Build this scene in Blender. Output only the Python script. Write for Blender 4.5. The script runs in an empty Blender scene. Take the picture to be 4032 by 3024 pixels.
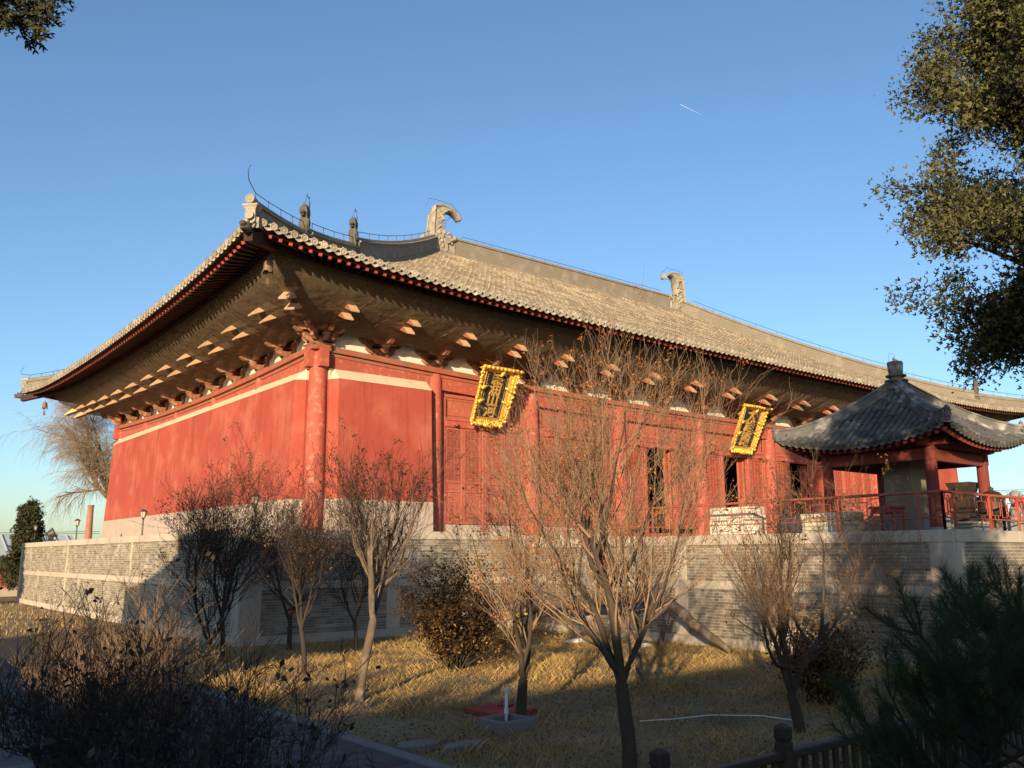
import bpy, math, random
import numpy as np
from mathutils import Vector, Matrix
SC = bpy.context.scene
COL = SC.collection
R = math.radians

# ------------------------------------------------------------------ camera
CAM_P = (-13.85, -28.60, -0.712)
YAW, PIT, ROL = R(38.608), R(11.080), R(-0.232)
_f = Vector((math.sin(YAW)*math.cos(PIT), math.cos(YAW)*math.cos(PIT), math.sin(PIT)))
_r = Vector((math.cos(YAW), -math.sin(YAW), 0)); _u = _r.cross(_f)
_r2 = math.cos(ROL)*_r + math.sin(ROL)*_u; _u2 = -math.sin(ROL)*_r + math.cos(ROL)*_u
cd = bpy.data.cameras.new('camera'); cam = bpy.data.objects.new('camera', cd); COL.objects.link(cam)
cam.matrix_world = Matrix(((_r2.x, _u2.x, -_f.x, CAM_P[0]), (_r2.y, _u2.y, -_f.y, CAM_P[1]), (_r2.z, _u2.z, -_f.z, CAM_P[2]), (0, 0, 0, 1)))
cd.sensor_width = 36; cd.lens = 30.72; cd.clip_start = .05; cd.clip_end = 12000
SC.camera = cam

# ------------------------------------------------------------------ light
SUN_AZ, SUN_EL = R(51), R(10.5)           # direction the light travels, seen from above, from +y toward +x
wd = bpy.data.worlds.new('World'); SC.world = wd; wd.use_nodes = True
nt = wd.node_tree; nt.nodes.clear()
sky = nt.nodes.new('ShaderNodeTexSky'); sky.sky_type = 'NISHITA'; sky.sun_disc = False
sky.sun_elevation = SUN_EL; sky.sun_rotation = SUN_AZ + math.pi
sky.altitude = 60; sky.air_density = 1.0; sky.dust_density = 0.8; sky.ozone_density = 3.2
bg = nt.nodes.new('ShaderNodeBackground'); bg.inputs['Strength'].default_value = 0.13
wo = nt.nodes.new('ShaderNodeOutputWorld')
nt.links.new(sky.outputs[0], bg.inputs[0]); nt.links.new(bg.outputs[0], wo.inputs[0])
ld = bpy.data.lights.new('sun', 'SUN'); ld.energy = 5.0; ld.angle = R(.5); ld.color = (1.0, .76, .48)
sun = bpy.data.objects.new('sun', ld); COL.objects.link(sun)
_d = Vector((math.sin(SUN_AZ)*math.cos(SUN_EL), math.cos(SUN_AZ)*math.cos(SUN_EL), -math.sin(SUN_EL)))
sun.rotation_euler = _d.to_track_quat('-Z', 'Y').to_euler(); sun.location = (-60, -50, 40)
SC.view_settings.view_transform = 'Standard'; SC.view_settings.look = 'None'
SC.view_settings.gamma = 1; SC.view_settings.exposure = 0.8; SC.view_settings.use_curve_mapping = False
try:
    SC.cycles.max_bounces = 6; SC.cycles.diffuse_bounces = 3; SC.cycles.transparent_max_bounces = 12; SC.cycles.use_denoising = True
except Exception: pass

# ------------------------------------------------------------------ materials
MATS = {}
def mat(name, c, rough=.85, var=.18, scale=2.0, fine=30.0, bump=.25, bscale=40.0, metal=0.0, c2=None, c2lo=.5, c2hi=.65, c2scale=1.5,
        rnd=0.0, tint=0.0, streak=0.0, spec=.3, bdist=.01, speck=None):
    """procedural colour: two scales of noise around a base colour, an optional second colour in patches, per piece variation, fine relief"""
    m = bpy.data.materials.new(name); m.use_nodes = True; MATS[name] = m
    n = m.node_tree.nodes; l = m.node_tree.links; n.clear()
    out = n.new('ShaderNodeOutputMaterial'); b = n.new('ShaderNodeBsdfPrincipled')
    l.new(b.outputs[0], out.inputs[0])
    geo = n.new('ShaderNodeNewGeometry')
    def noise(s, det=4.0, vec=None):
        t = n.new('ShaderNodeTexNoise'); t.inputs['Scale'].default_value = s; t.inputs['Detail'].default_value = det
        l.new(vec or geo.outputs['Position'], t.inputs['Vector']); return t.outputs['Fac']
    def math_(op, a, bb):
        t = n.new('ShaderNodeMath'); t.operation = op
        for i, v in enumerate((a, bb)):
            if isinstance(v, (int, float)): t.inputs[i].default_value = v
            else: l.new(v, t.inputs[i])
        return t.outputs[0]
    def ramp(v, lo, hi):
        t = n.new('ShaderNodeMapRange'); t.inputs[1].default_value = lo; t.inputs[2].default_value = hi; l.new(v, t.inputs[0]); return t.outputs[0]
    def mix(f, a, bb, bt='MIX'):
        t = n.new('ShaderNodeMix'); t.data_type = 'RGBA'; t.blend_type = bt
        if isinstance(f, (int, float)): t.inputs[0].default_value = f
        else: l.new(f, t.inputs[0])
        for i, v in ((6, a), (7, bb)):
            if isinstance(v, tuple): t.inputs[i].default_value = (*v[:3], 1)
            else: l.new(v, t.inputs[i])
        return t.outputs[2]
    col = (*c, 1)
    v = math_('ADD', math_('MULTIPLY', math_('SUBTRACT', noise(scale), .5), 2.4*var), math_('MULTIPLY', math_('SUBTRACT', noise(fine, 3), .5), 1.6*var))
    v = math_('ADD', v, 1.0)
    if rnd:
        oi = n.new('ShaderNodeObjectInfo'); v = math_('ADD', v, math_('MULTIPLY', math_('SUBTRACT', oi.outputs['Random'], .5), 2*rnd))
    if tint:
        at = n.new('ShaderNodeAttribute'); at.attribute_name = 'tint'; v = math_('ADD', v, math_('MULTIPLY', at.outputs['Fac'], tint))
    base = col
    if c2:
        base = mix(ramp(noise(c2scale, 6), c2lo, c2hi), col, (*c2, 1))
    if streak:
        mp = n.new('ShaderNodeMapping'); mp.inputs['Scale'].default_value = (3.0, 3.0, .18); l.new(geo.outputs['Position'], mp.inputs['Vector'])
        s = ramp(noise(1.4, 5, mp.outputs[0]), .52, .75)
        base = mix(math_('MULTIPLY', s, streak), base, tuple(x*.55 for x in c))
    if speck:
        vo = n.new('ShaderNodeTexVoronoi'); vo.inputs['Scale'].default_value = speck[0]; l.new(geo.outputs['Position'], vo.inputs['Vector'])
        base = mix(ramp(vo.outputs['Distance'], speck[1], speck[1]*.6), base, (*speck[2], 1))
    cc = n.new('ShaderNodeCombineXYZ')
    for i in range(3): l.new(v, cc.inputs[i])
    base = mix(1.0, base, cc.outputs[0], 'MULTIPLY')
    l.new(base, b.inputs['Base Color'])
    b.inputs['Roughness'].default_value = rough; b.inputs['Metallic'].default_value = metal
    b.inputs['Specular IOR Level'].default_value = spec
    if bump:
        bp = n.new('ShaderNodeBump'); bp.inputs['Strength'].default_value = bump; bp.inputs['Distance'].default_value = bdist
        l.new(noise(bscale, 5), bp.inputs['Height']); l.new(bp.outputs[0], b.inputs['Normal'])
    return m
def leafmat(name, c, rnd=.25, trans=.25, tint=.5):
    m = mat(name, c, rough=.7, var=.25, scale=1.2, fine=12, bump=0, rnd=rnd, tint=tint, spec=.15)
    n = m.node_tree.nodes; l = m.node_tree.links
    b = [x for x in n if x.type == 'BSDF_PRINCIPLED'][0]; out = [x for x in n if x.type == 'OUTPUT_MATERIAL'][0]
    tr = n.new('ShaderNodeBsdfTranslucent'); mx = n.new('ShaderNodeMixShader'); mx.inputs[0].default_value = trans
    l.new(b.inputs['Base Color'].links[0].from_socket, tr.inputs[0])
    l.new(b.outputs[0], mx.inputs[1]); l.new(tr.outputs[0], mx.inputs[2]); l.new(mx.outputs[0], out.inputs[0])
    return m
mat('red_wall', (.315, .060, .040), var=.13, scale=.5, fine=7, c2=(.37, .105, .070), c2lo=.45, c2hi=.70, c2scale=.9, bump=.35, bscale=9, streak=.6, speck=(1.6, .028, (.62, .36, .26)))
mat('red_paint', (.34, .078, .052), var=.14, scale=1.2, fine=20, c2=(.42, .18, .125), c2lo=.52, c2hi=.75, c2scale=5, bump=.25, bscale=35, rnd=.05, rough=.75)
mat('red_door', (.325, .090, .060), var=.14, scale=1.5, fine=25, c2=(.38, .155, .11), c2lo=.53, c2hi=.8, c2scale=6, bump=.2, bscale=50, rnd=.08, rough=.8)
mat('rafter_red', (.27, .05, .032), var=.15, bump=.15, rnd=.15)
mat('rafter_dark', (.045, .024, .017), var=.2, bump=.2, rnd=.2)  # eave timbers darkened so the colour carries the shade under the roof
mat('wood_brown', (.24, .105, .06), var=.28, scale=4, fine=30, c2=(.34, .2, .12), c2lo=.5, c2hi=.7, c2scale=4, bump=.4, bscale=30, rnd=.1)
mat('wood_red_old', (.30, .085, .05), var=.25, scale=2, fine=25, c2=(.19, .12, .08), c2lo=.45, c2hi=.7, c2scale=2.5, bump=.4, bscale=25)
mat('beak_tan', (.48, .32, .19), var=.2, scale=5, bump=.3, rnd=.12)
mat('cap_plaster', (.56, .47, .34), var=.12, scale=2, fine=18, c2=(.40, .33, .24), c2lo=.58, c2hi=.75, c2scale=3, bump=.4, bscale=12)
mat('skirt_stone', (.36, .30, .25), var=.12, scale=2.5, fine=20, c2=(.40, .31, .26), c2lo=.5, c2hi=.7, bump=.3, bscale=25)
mat('white_plaster', (.62, .57, .48), var=.08, scale=2, c2=(.5, .46, .4), c2lo=.58, c2hi=.75, c2scale=2.5, bump=.2)
mat('roof_tile', (.19, .155, .108), var=.2, scale=.8, fine=14, c2=(.27, .222, .153), c2lo=.45, c2hi=.7, c2scale=.8, bump=.35, bscale=30, rnd=.15, tint=.3, rough=.9)
mat('roof_bed', (.17, .145, .11), var=.25, scale=1.5, fine=18, c2=(.28, .23, .165), c2lo=.52, c2hi=.7, c2scale=3, bump=.5, bscale=16, rough=.95)
mat('roof_lime', (.44, .37, .27), var=.15, scale=3, bump=.3, rnd=.15, tint=.2)
mat('cap_tile', (.30, .265, .205), var=.15, scale=8, bump=.3, rnd=.2, c2=(.44, .40, .32), c2lo=.53, c2hi=.75, c2scale=2.5)
mat('ridge_grey', (.21, .185, .15), var=.2, scale=1.5, fine=20, c2=(.34, .295, .225), c2lo=.5, c2hi=.7, c2scale=1.4, bump=.4, bscale=22, rnd=.1, tint=.5)
mat('ridge_stone', (.31, .275, .22), var=.2, scale=3, fine=16, c2=(.19, .17, .14), c2lo=.46, c2hi=.72, c2scale=2.2, bump=.9, bscale=9, bdist=.05)
mat('coping_stone', (.43, .375, .30), var=.12, scale=1.0, fine=25, c2=(.32, .28, .225), c2lo=.50, c2hi=.72, c2scale=1.3, bump=.25, bscale=40, rnd=.08)
mat('brick_grey', (.215, .188, .148), var=.2, scale=2, fine=30, c2=(.34, .30, .235), c2lo=.52, c2hi=.72, c2scale=1.0, bump=.35, bscale=40, rnd=.22, tint=.5)
mat('mortar', (.50, .44, .345), var=.15, scale=2, c2=(.36, .33, .28), c2lo=.5, c2hi=.7, c2scale=1.0, bump=.4, bscale=50)
mat('pav_tile', (.078, .078, .077), var=.2, scale=3, fine=20, c2=(.27, .265, .25), c2lo=.56, c2hi=.75, c2scale=2.5, bump=.4, bscale=40, rnd=.25, tint=.4)
mat('pav_ridge', (.10, .099, .094), var=.2, scale=3, c2=(.31, .30, .28), c2lo=.5, c2hi=.7, c2scale=3, bump=.4, bscale=40)
mat('pav_red', (.15, .034, .025), var=.15, scale=2, bump=.2, rnd=.05)
mat('rail_red', (.34, .075, .045), var=.2, scale=4, c2=(.26, .10, .07), c2lo=.5, c2hi=.7, c2scale=6, bump=.2)
mat('gold', (.90, .58, .10), var=.12, scale=8, rough=.4, metal=.55, bump=.7, bscale=26, bdist=.02, spec=.5)
mat('gold_smooth', (.75, .46, .10), var=.1, scale=8, rough=.45, metal=.5, bump=.1, spec=.5)
mat('lacquer', (.018, .019, .024), var=.2, rough=.35, bump=.05, spec=.5)
mat('iron', (.035, .033, .032), var=.3, scale=6, rough=.6, bump=.3, metal=.3)
mat('bronze', (.05, .042, .034), var=.35, scale=5, rough=.55, bump=.4, metal=.5, c2=(.09, .075, .05), c2lo=.5, c2hi=.7)
mat('bell_bronze', (.20, .12, .075), var=.3, scale=10, rough=.6, bump=.3, metal=.3)
mat('stone_grey', (.20, .205, .21), var=.18, scale=3, fine=30, bump=.35, bscale=30, rnd=.1)
mat('stone_pale', (.52, .48, .36), var=.15, scale=3, fine=25, c2=(.40, .37, .26), c2lo=.5, c2hi=.7, bump=.4, bscale=20, rnd=.1)
mat('stone_white', (.62, .57, .47), var=.1, scale=3, bump=.25, bscale=25)
mat('stele_stone', (.17, .155, .11), var=.15, scale=2, bump=.3)
mat('blue_cloth', (.02, .03, .08), var=.2, bump=.2, bscale=10)
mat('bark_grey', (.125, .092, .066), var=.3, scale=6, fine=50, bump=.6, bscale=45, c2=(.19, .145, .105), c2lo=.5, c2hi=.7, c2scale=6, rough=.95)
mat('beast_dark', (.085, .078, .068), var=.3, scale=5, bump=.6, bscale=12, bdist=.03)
mat('bark_mid', (.062, .047, .035), var=.3, scale=6, fine=50, bump=.6, bscale=45, rough=.95)  # bark darkened to stand in for shade on the lower limbs
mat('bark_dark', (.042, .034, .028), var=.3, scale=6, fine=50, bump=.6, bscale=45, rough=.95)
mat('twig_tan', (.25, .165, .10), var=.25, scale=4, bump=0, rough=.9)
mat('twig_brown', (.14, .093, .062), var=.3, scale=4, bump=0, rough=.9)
mat('twig_dark', (.036, .028, .023), var=.3, scale=4, bump=0, rough=.9)  # twig colour darkened to stand for the deep foreground shade
leafmat('seed_orange', (.42, .155, .045)); leafmat('seed_brown', (.16, .075, .035)); leafmat('leaf_dark', (.045, .035, .026), trans=.1)
leafmat('leaf_bush', (.075, .042, .018), trans=.15); leafmat('leaf_gold', (.25, .15, .05)); leafmat('leaf_yellow', (.32, .25, .06))
leafmat('cypress', (.115, .11, .042), trans=.12, tint=.7); leafmat('cypress_dark', (.032, .034, .016), trans=.08)
leafmat('conifer', (.055, .06, .03), trans=.1); leafmat('pine_needle', (.04, .06, .028), trans=.1, tint=.6)
leafmat('willow', (.36, .27, .18), trans=.2)
leafmat('grass_dry', (.50, .345, .135), trans=.25, tint=.55); leafmat('leaf_litter', (.22, .12, .055), trans=.1)
mat('soil', (.23, .175, .095), var=.35, scale=.6, fine=6, c2=(.10, .09, .045), c2lo=.52, c2hi=.68, c2scale=.45, bump=.8, bscale=8, bdist=.04, rough=1)
mat('paver', (.085, .083, .081), var=.2, scale=2, fine=30, bump=.4, bscale=35, rnd=.2)  # stone colour lowered in place of deeper shade over the path
mat('paver_bed', (.07, .066, .06), var=.3, bump=.5)
mat('concrete', (.19, .183, .17), var=.15, scale=2, fine=25, bump=.35, bscale=30)
mat('board_red', (.26, .035, .025), var=.2, bump=.2, rough=.6)
mat('pvc', (.72, .72, .70), var=.05, bump=0, rough=.4)
mat('fence_wood', (.045, .03, .022), var=.3, scale=5, bump=.4, rough=.55)
mat('metal_roof', (.42, .47, .47), var=.1, scale=.6, bump=.1, rough=.5)
mat('roof_slate', (.045, .045, .047), var=.2, bump=.3)
mat('chimney_brick', (.30, .14, .085), var=.2, bump=.2)
mat('post_metal', (.05, .05, .05), var=.2, bump=.1, rough=.4)
mat('lamp_glass', (.50, .46, .34), var=.05, bump=0, rough=.15, spec=.5)
mat('snow', (.8, .8, .82), var=.05, bump=.3)
mat('red_cloth', (.5, .02, .02), var=.2, bump=.1)
mat('pole_concrete', (.55, .47, .36), var=.1, bump=.2)
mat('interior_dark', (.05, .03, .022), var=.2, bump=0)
mat('sign_tan', (.42, .33, .19), var=.1, bump=.1)
mat('white_bird', (.5, .5, .5), var=.05, bump=0)
m = mat('net', (.135, .102, .062), var=.2, scale=1.1, fine=25, bump=.5, bscale=3, bdist=.12, rough=.95)
_n = m.node_tree.nodes; _l = m.node_tree.links
_b = [x for x in _n if x.type == 'BSDF_PRINCIPLED'][0]; _o = [x for x in _n if x.type == 'OUTPUT_MATERIAL'][0]
_t = _n.new('ShaderNodeBsdfTransparent'); _x = _n.new('ShaderNodeMixShader'); _x.inputs[0].default_value = .74
_l.new(_t.outputs[0], _x.inputs[1]); _l.new(_b.outputs[0], _x.inputs[2]); _l.new(_x.outputs[0], _o.inputs[0])
# brick courses far up on the ridges
def coursed(name, c, cm, row, ln):
    m = mat(name, c, var=.2, scale=1.5, fine=20, bump=0, rnd=.1, c2=tuple(x*1.6 for x in c), c2lo=.5, c2hi=.7, c2scale=1.4)
    n = m.node_tree.nodes; l = m.node_tree.links
    b = [x for x in n if x.type == 'BSDF_PRINCIPLED'][0]
    uv = n.new('ShaderNodeUVMap'); br = n.new('ShaderNodeTexBrick'); l.new(uv.outputs[0], br.inputs['Vector'])
    br.inputs['Scale'].default_value = 1; br.inputs['Row Height'].default_value = row; br.inputs['Brick Width'].default_value = ln; br.inputs['Mortar Size'].default_value = .012
    mx = n.new('ShaderNodeMix'); mx.data_type = 'RGBA'; src = b.inputs['Base Color'].links[0].from_socket
    l.new(br.outputs['Fac'], mx.inputs[0]); l.new(src, mx.inputs[6]); mx.inputs[7].default_value = (*cm, 1); l.new(mx.outputs[2], b.inputs['Base Color'])
    bp = n.new('ShaderNodeBump'); bp.invert = True; bp.inputs['Strength'].default_value = .6; bp.inputs['Distance'].default_value = .03
    l.new(br.outputs['Fac'], bp.inputs['Height']); l.new(bp.outputs[0], b.inputs['Normal'])
    return m
coursed('ridge_brick', (.15, .13, .10), (.28, .245, .19), .1, .36)
coursed('brick_far', (.24, .22, .195), (.5, .46, .4), .085, .32)

# ------------------------------------------------------------------ mesh helpers
def V(*a): return np.array(a, float)
def mesh_np(name, verts, faces, mats, mi=None, smooth=False, tint=None, uv=None):
    """verts (N,3); faces: list of lists, or an (M,k) array"""
    me = bpy.data.meshes.new(name)
    verts = np.asarray(verts, np.float32).reshape(-1, 3)
    if isinstance(faces, np.ndarray):
        k = faces.shape[1]; nf = len(faces); loops = faces.astype(np.int32).ravel(); starts = np.arange(nf, dtype=np.int32)*k
    else:
        ln = np.fromiter((len(f) for f in faces), np.int32, len(faces)); nf = len(ln)
        loops = np.fromiter((i for f in faces for i in f), np.int32, int(ln.sum())); starts = np.concatenate(([0], np.cumsum(ln)[:-1])).astype(np.int32) if nf else np.zeros(0, np.int32)
    me.vertices.add(len(verts)); me.vertices.foreach_set('co', verts.ravel())
    me.loops.add(len(loops)); me.loops.foreach_set('vertex_index', loops)
    me.polygons.add(nf); me.polygons.foreach_set('loop_start', starts)
    for m in (mats if isinstance(mats, (list, tuple)) else [mats]): me.materials.append(MATS[m])
    if mi is not None: me.polygons.foreach_set('material_index', np.asarray(mi, np.int32))
    me.polygons.foreach_set('use_smooth', np.full(nf, bool(smooth)))
    if tint is not None:
        a = me.attributes.new('tint', 'FLOAT', 'FACE'); a.data.foreach_set('value', np.asarray(tint, np.float32))
    if uv is not None:
        u = me.uv_layers.new(name='UVMap'); u.data.foreach_set('uv', np.asarray(uv, np.float32)[loops].ravel())
    me.update(calc_edges=True); me.validate()
    return me
def put(name, me, parent=None, mw=None, **kw):
    o = bpy.data.objects.new(name, me); COL.objects.link(o)
    if parent is not None: o.parent = parent
    if mw is not None: o.matrix_basis = mw
    for k, v in kw.items(): o[k] = v
    return o
def thing(name, label, cat, loc=(0, 0, 0), group=None, parent=None):
    o = bpy.data.objects.new(name, None); COL.objects.link(o); o.location = loc; o.empty_display_size = .2
    o['label'] = label; o['category'] = cat
    if group: o['group'] = group
    return o
def tag(o, label, cat, group=None):
    o['label'] = label; o['category'] = cat
    if group: o['group'] = group
    return o
class MB:
    def __init__(s): s.v = []; s.f = []; s.m = []
    def add(s, vs, fs, mi=0):
        n = len(s.v); s.v += [tuple(map(float, p)) for p in vs]; s.f += [[i+n for i in f] for f in fs]; s.m += [mi]*len(fs); return s
    def box(s, x0, x1, y0, y1, z0, z1, mi=0):
        return s.add([(x0, y0, z0), (x1, y0, z0), (x1, y1, z0), (x0, y1, z0), (x0, y0, z1), (x1, y0, z1), (x1, y1, z1), (x0, y1, z1)],
                     [(0, 3, 2, 1), (4, 5, 6, 7), (0, 1, 5, 4), (1, 2, 6, 5), (2, 3, 7, 6), (3, 0, 4, 7)], mi)
    def bbox(s, x0, x1, y0, y1, z0, z1, b=.01, mi=0):
        """box with chamfered edges"""
        b = min(b, (x1-x0)*.45, (y1-y0)*.45, (z1-z0)*.45)
        xs = (x0, x1); ys = (y0, y1); zs = (z0, z1); vs = []; idx = {}
        for i in (0, 1):
            for j in (0, 1):
                for k in (0, 1):
                    X, Y, Z = xs[i], ys[j], zs[k]; sx, sy, sz = (b if i == 0 else -b), (b if j == 0 else -b), (b if k == 0 else -b)
                    for a, p in enumerate(((X, Y+sy, Z+sz), (X+sx, Y, Z+sz), (X+sx, Y+sy, Z))):
                        idx[i, j, k, a] = len(vs); vs.append(p)
        g = lambda i, j, k, a: idx[i, j, k, a]; fs = []
        for i in (0, 1):
            q = [g(i, 0, 0, 0), g(i, 1, 0, 0), g(i, 1, 1, 0), g(i, 0, 1, 0)]; fs.append(q if i else q[::-1])
            q = [g(0, i, 0, 1), g(1, i, 0, 1), g(1, i, 1, 1), g(0, i, 1, 1)]; fs.append(q[::-1] if i else q)
            q = [g(0, 0, i, 2), g(1, 0, i, 2), g(1, 1, i, 2), g(0, 1, i, 2)]; fs.append(q if i else q[::-1])
        for j in (0, 1):
            for k in (0, 1):
                fs.append([g(0, j, k, 1), g(1, j, k, 1), g(1, j, k, 2), g(0, j, k, 2)])
                fs.append([g(j, 0, k, 0), g(j, 1, k, 0), g(j, 1, k, 2), g(j, 0, k, 2)])
                fs.append([g(j, k, 0, 0), g(j, k, 1, 0), g(j, k, 1, 1), g(j, k, 0, 1)])
        for i in (0, 1):
            for j in (0, 1):
                for k in (0, 1): fs.append([g(i, j, k, 0), g(i, j, k, 1), g(i, j, k, 2)])
        return s.add(vs, fs, mi)
    def loft(s, rings, mi=0, caps=True, closed=True):
        n = len(rings[0]); vs = [p for r in rings for p in r]; fs = []
        for a in range(len(rings)-1):
            for i in range(n if closed else n-1):
                j = (i+1) % n; fs.append((a*n+i, a*n+j, (a+1)*n+j, (a+1)*n+i))
        if caps: fs.append(tuple(range(n))[::-1]); fs.append(tuple((len(rings)-1)*n+i for i in range(n)))
        return s.add(vs, fs, mi)
    def lathe(s, prof, c=(0, 0, 0), n=16, mi=0):
        return s.loft([[(c[0]+r*math.cos(2*math.pi*i/n), c[1]+r*math.sin(2*math.pi*i/n), c[2]+z) for i in range(n)] for r, z in prof], mi)
    def tube(s, pts, rad, n=6, mi=0):
        pts = [Vector(p) for p in pts]; rings = []
        if isinstance(rad, (int, float)): rad = [rad]*len(pts)
        up = Vector((0, 0, 1))
        for i, p in enumerate(pts):
            t = (pts[min(i+1, len(pts)-1)]-pts[max(i-1, 0)]).normalized()
            a = t.cross(up) if abs(t.z) < .95 else t.cross(Vector((1, 0, 0))); a.normalize(); b = t.cross(a)
            rings.append([tuple(p+rad[i]*(math.cos(2*math.pi*k/n)*a+math.sin(2*math.pi*k/n)*b)) for k in range(n)])
        return s.loft(rings, mi)
    def prism(s, poly, fn, mi=0):
        """poly: list of 2-D points, fn(p,side)->3-D for side 0/1"""
        n = len(poly); vs = [fn(p, 0) for p in poly]+[fn(p, 1) for p in poly]
        return s.add(vs, [tuple(range(n))[::-1], tuple(range(n, 2*n))]+[(i, (i+1) % n, n+(i+1) % n, n+i) for i in range(n)], mi)
    def sphere(s, c, r, n=10, m=6, mi=0):
        r = (r, r, r) if isinstance(r, (int, float)) else r
        return s.loft([[(c[0]+r[0]*math.sin(t)*math.cos(2*math.pi*i/n), c[1]+r[1]*math.sin(t)*math.sin(2*math.pi*i/n), c[2]-r[2]*math.cos(t)) for i in range(n)]
                       for t in [max(.06, min(math.pi-.06, math.pi*k/m)) for k in range(m+1)]], mi)
    def xf(s, M):
        s.v = [tuple(M @ Vector(p)) for p in s.v]; return s
    def me(s, name, mats, smooth=False, uv=None): 
        return mesh_np(name, s.v, s.f, mats, s.m, smooth, uv=uv)
    def build(s, name, mats, parent=None, smooth=False, mw=None, **kw): return put(name, s.me(name, mats, smooth), parent, mw, **kw)
def basis(o, x, y, z):
    return Matrix(((x[0], y[0], z[0], o[0]), (x[1], y[1], z[1], o[1]), (x[2], y[2], z[2], o[2]), (0, 0, 0, 1)))
def shade_auto(o, ang=35):
    me = o.data if hasattr(o, 'data') else o
    me.polygons.foreach_set('use_smooth', np.ones(len(me.polygons), bool))
    try: me.set_sharp_from_angle(angle=R(ang))
    except Exception: pass
    return o
def cam_dist(p): return float(np.linalg.norm(np.asarray(p, float)-np.array(CAM_P)))

# vectorised tapered tubes: P (N,K,3), r (N,K)
def tubes_np(P, rad, n=4):
    P = np.asarray(P, float); N, K, _ = P.shape
    t = np.gradient(P, axis=1); t /= np.linalg.norm(t, axis=2, keepdims=True)+1e-9
    ref = np.where(np.abs(t[..., 2:3]) < .9, V(0, 0, 1), V(1, 0, 0))
    a = np.cross(t, ref); a /= np.linalg.norm(a, axis=2, keepdims=True)+1e-9; b = np.cross(t, a)
    th = 2*np.pi*np.arange(n)/n
    vs = P[:, :, None, :]+rad[:, :, None, None]*(np.cos(th)[None, None, :, None]*a[:, :, None, :]+np.sin(th)[None, None, :, None]*b[:, :, None, :])
    idx = np.arange(N*K*n).reshape(N, K, n); i0 = idx[:, :-1, :]; i1 = idx[:, 1:, :]
    f = np.stack([i0, np.roll(i0, -1, 2), np.roll(i1, -1, 2), i1], -1).reshape(-1, 4)
    return vs.reshape(-1, 3), f
def join_np(parts):
    vs = []; fs = []; k = 0
    for v, f in parts: vs.append(v); fs.append(f+k); k += len(v)
    return np.concatenate(vs), np.concatenate(fs)
def leaves_np(rng, P, size, flat=0., dirs=None, aspect=.5):
    """one folded quad per point; P (N,3)"""
    N = len(P); d = rng.normal(size=(N, 3)) if dirs is None else dirs+rng.normal(size=(N, 3))*.5
    d[:, 2] *= 1-flat; d /= np.linalg.norm(d, axis=1, keepdims=True)+1e-9
    e = np.cross(d, rng.normal(size=(N, 3))); e /= np.linalg.norm(e, axis=1, keepdims=True)+1e-9
    s = size*rng.uniform(.6, 1.35, (N, 1)); w = s*aspect*.5
    v = np.stack([P, P+d*s*.5+e*w, P+d*s, P+d*s*.5-e*w], 1)
    return v.reshape(-1, 3), np.arange(4*N).reshape(N, 4)

# ================================================================== GROUND
GZ = -3.16
def ground():
    n = 90; xs = np.concatenate((np.linspace(-900, -40, 12), np.linspace(-36, 60, n), np.linspace(70, 900, 12)))
    ys = np.concatenate((np.linspace(-900, -50, 12), np.linspace(-46, 50, n), np.linspace(60, 1500, 14)))
    X, Y = np.meshgrid(xs, ys, indexing='ij')
    Z = GZ - .03 + .025*np.sin(X*.9+1)*np.sin(Y*.7)+.02*np.sin(X*2.1+Y*1.3)
    Z[(X > -12) & (X < -7)] = GZ-.05
    nx, ny = X.shape; idx = np.arange(nx*ny).reshape(nx, ny)
    f = np.stack([idx[:-1, :-1], idx[1:, :-1], idx[1:, 1:], idx[:-1, 1:]], -1).reshape(-1, 4)
    o = put('ground', mesh_np('ground', np.stack([X, Y, Z], -1), f, 'soil', smooth=True), label='dry earth and thin winter turf around the platform')
    o['kind'] = 'structure'
ground()

# ================================================================== PLATFORM
PX0, PX1, PY0, PY1 = -4.1, 52.3, -4.1, 28.36
TX0, TX1, TY0 = 5.97, 42.23, -19.39
HZ, TZ = .06, -.19                       # coping tops of podium and terrace
plat = thing('stone_platform', 'high grey brick platform with pale stone coping carrying the red hall', 'platform', (PX0, PY0, GZ))
PINV = Matrix.Translation((-PX0, -PY0, -GZ))
def pput(name, me, mw=None, **kw):
    return put(name, me, plat, PINV @ (mw or Matrix()), **kw)
b = MB(); b.box(PX0+.001, PX1-.001, PY0+.001, PY1-.001, GZ-.3, -.02); b.box(TX0+.001, TX1-.001, TY0+.001, PY0+.1, GZ-.3, TZ-.03)
pput('core', b.me('core', 'mortar'))
b = MB(); b.box(PX0+.5, PX1-.5, PY0+.5, PY1-.5, -.01, .0); pput('podium_paving', b.me('podium_paving', 'coping_stone'))
b = MB(); b.box(TX0+.5, TX1-.5, TY0+.5, PY0-.02, TZ-.02, TZ-.005); pput('terrace_paving', b.me('terrace_paving', 'stone_grey'))
rs = random.Random(5)
BRICKS = []
def stone_row(name, p0, dx, nx, L, z0, z1, out, piece, inset=.5):
    """a row of dressed stones along a face: p0 start, dx direction, nx outward normal"""
    s = 0.; first = True
    while s < L-.01:
        w = piece*rs.uniform(.8, 1.2); w = min(w, L-s)
        if L-s-w < piece*.4: w = L-s
        mb = MB(); mb.bbox(0.003, w-.003, -inset, out, 0, z1-z0, .008)
        # local y+ = outward
        o = V(p0[0]+dx[0]*s, p0[1]+dx[1]*s, z0)
        pput(name, mb.me(name, 'coping_stone'), basis(o, (dx[0], dx[1], 0), (nx[0], nx[1], 0), (0, 0, 1)))
        s += w
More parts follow.
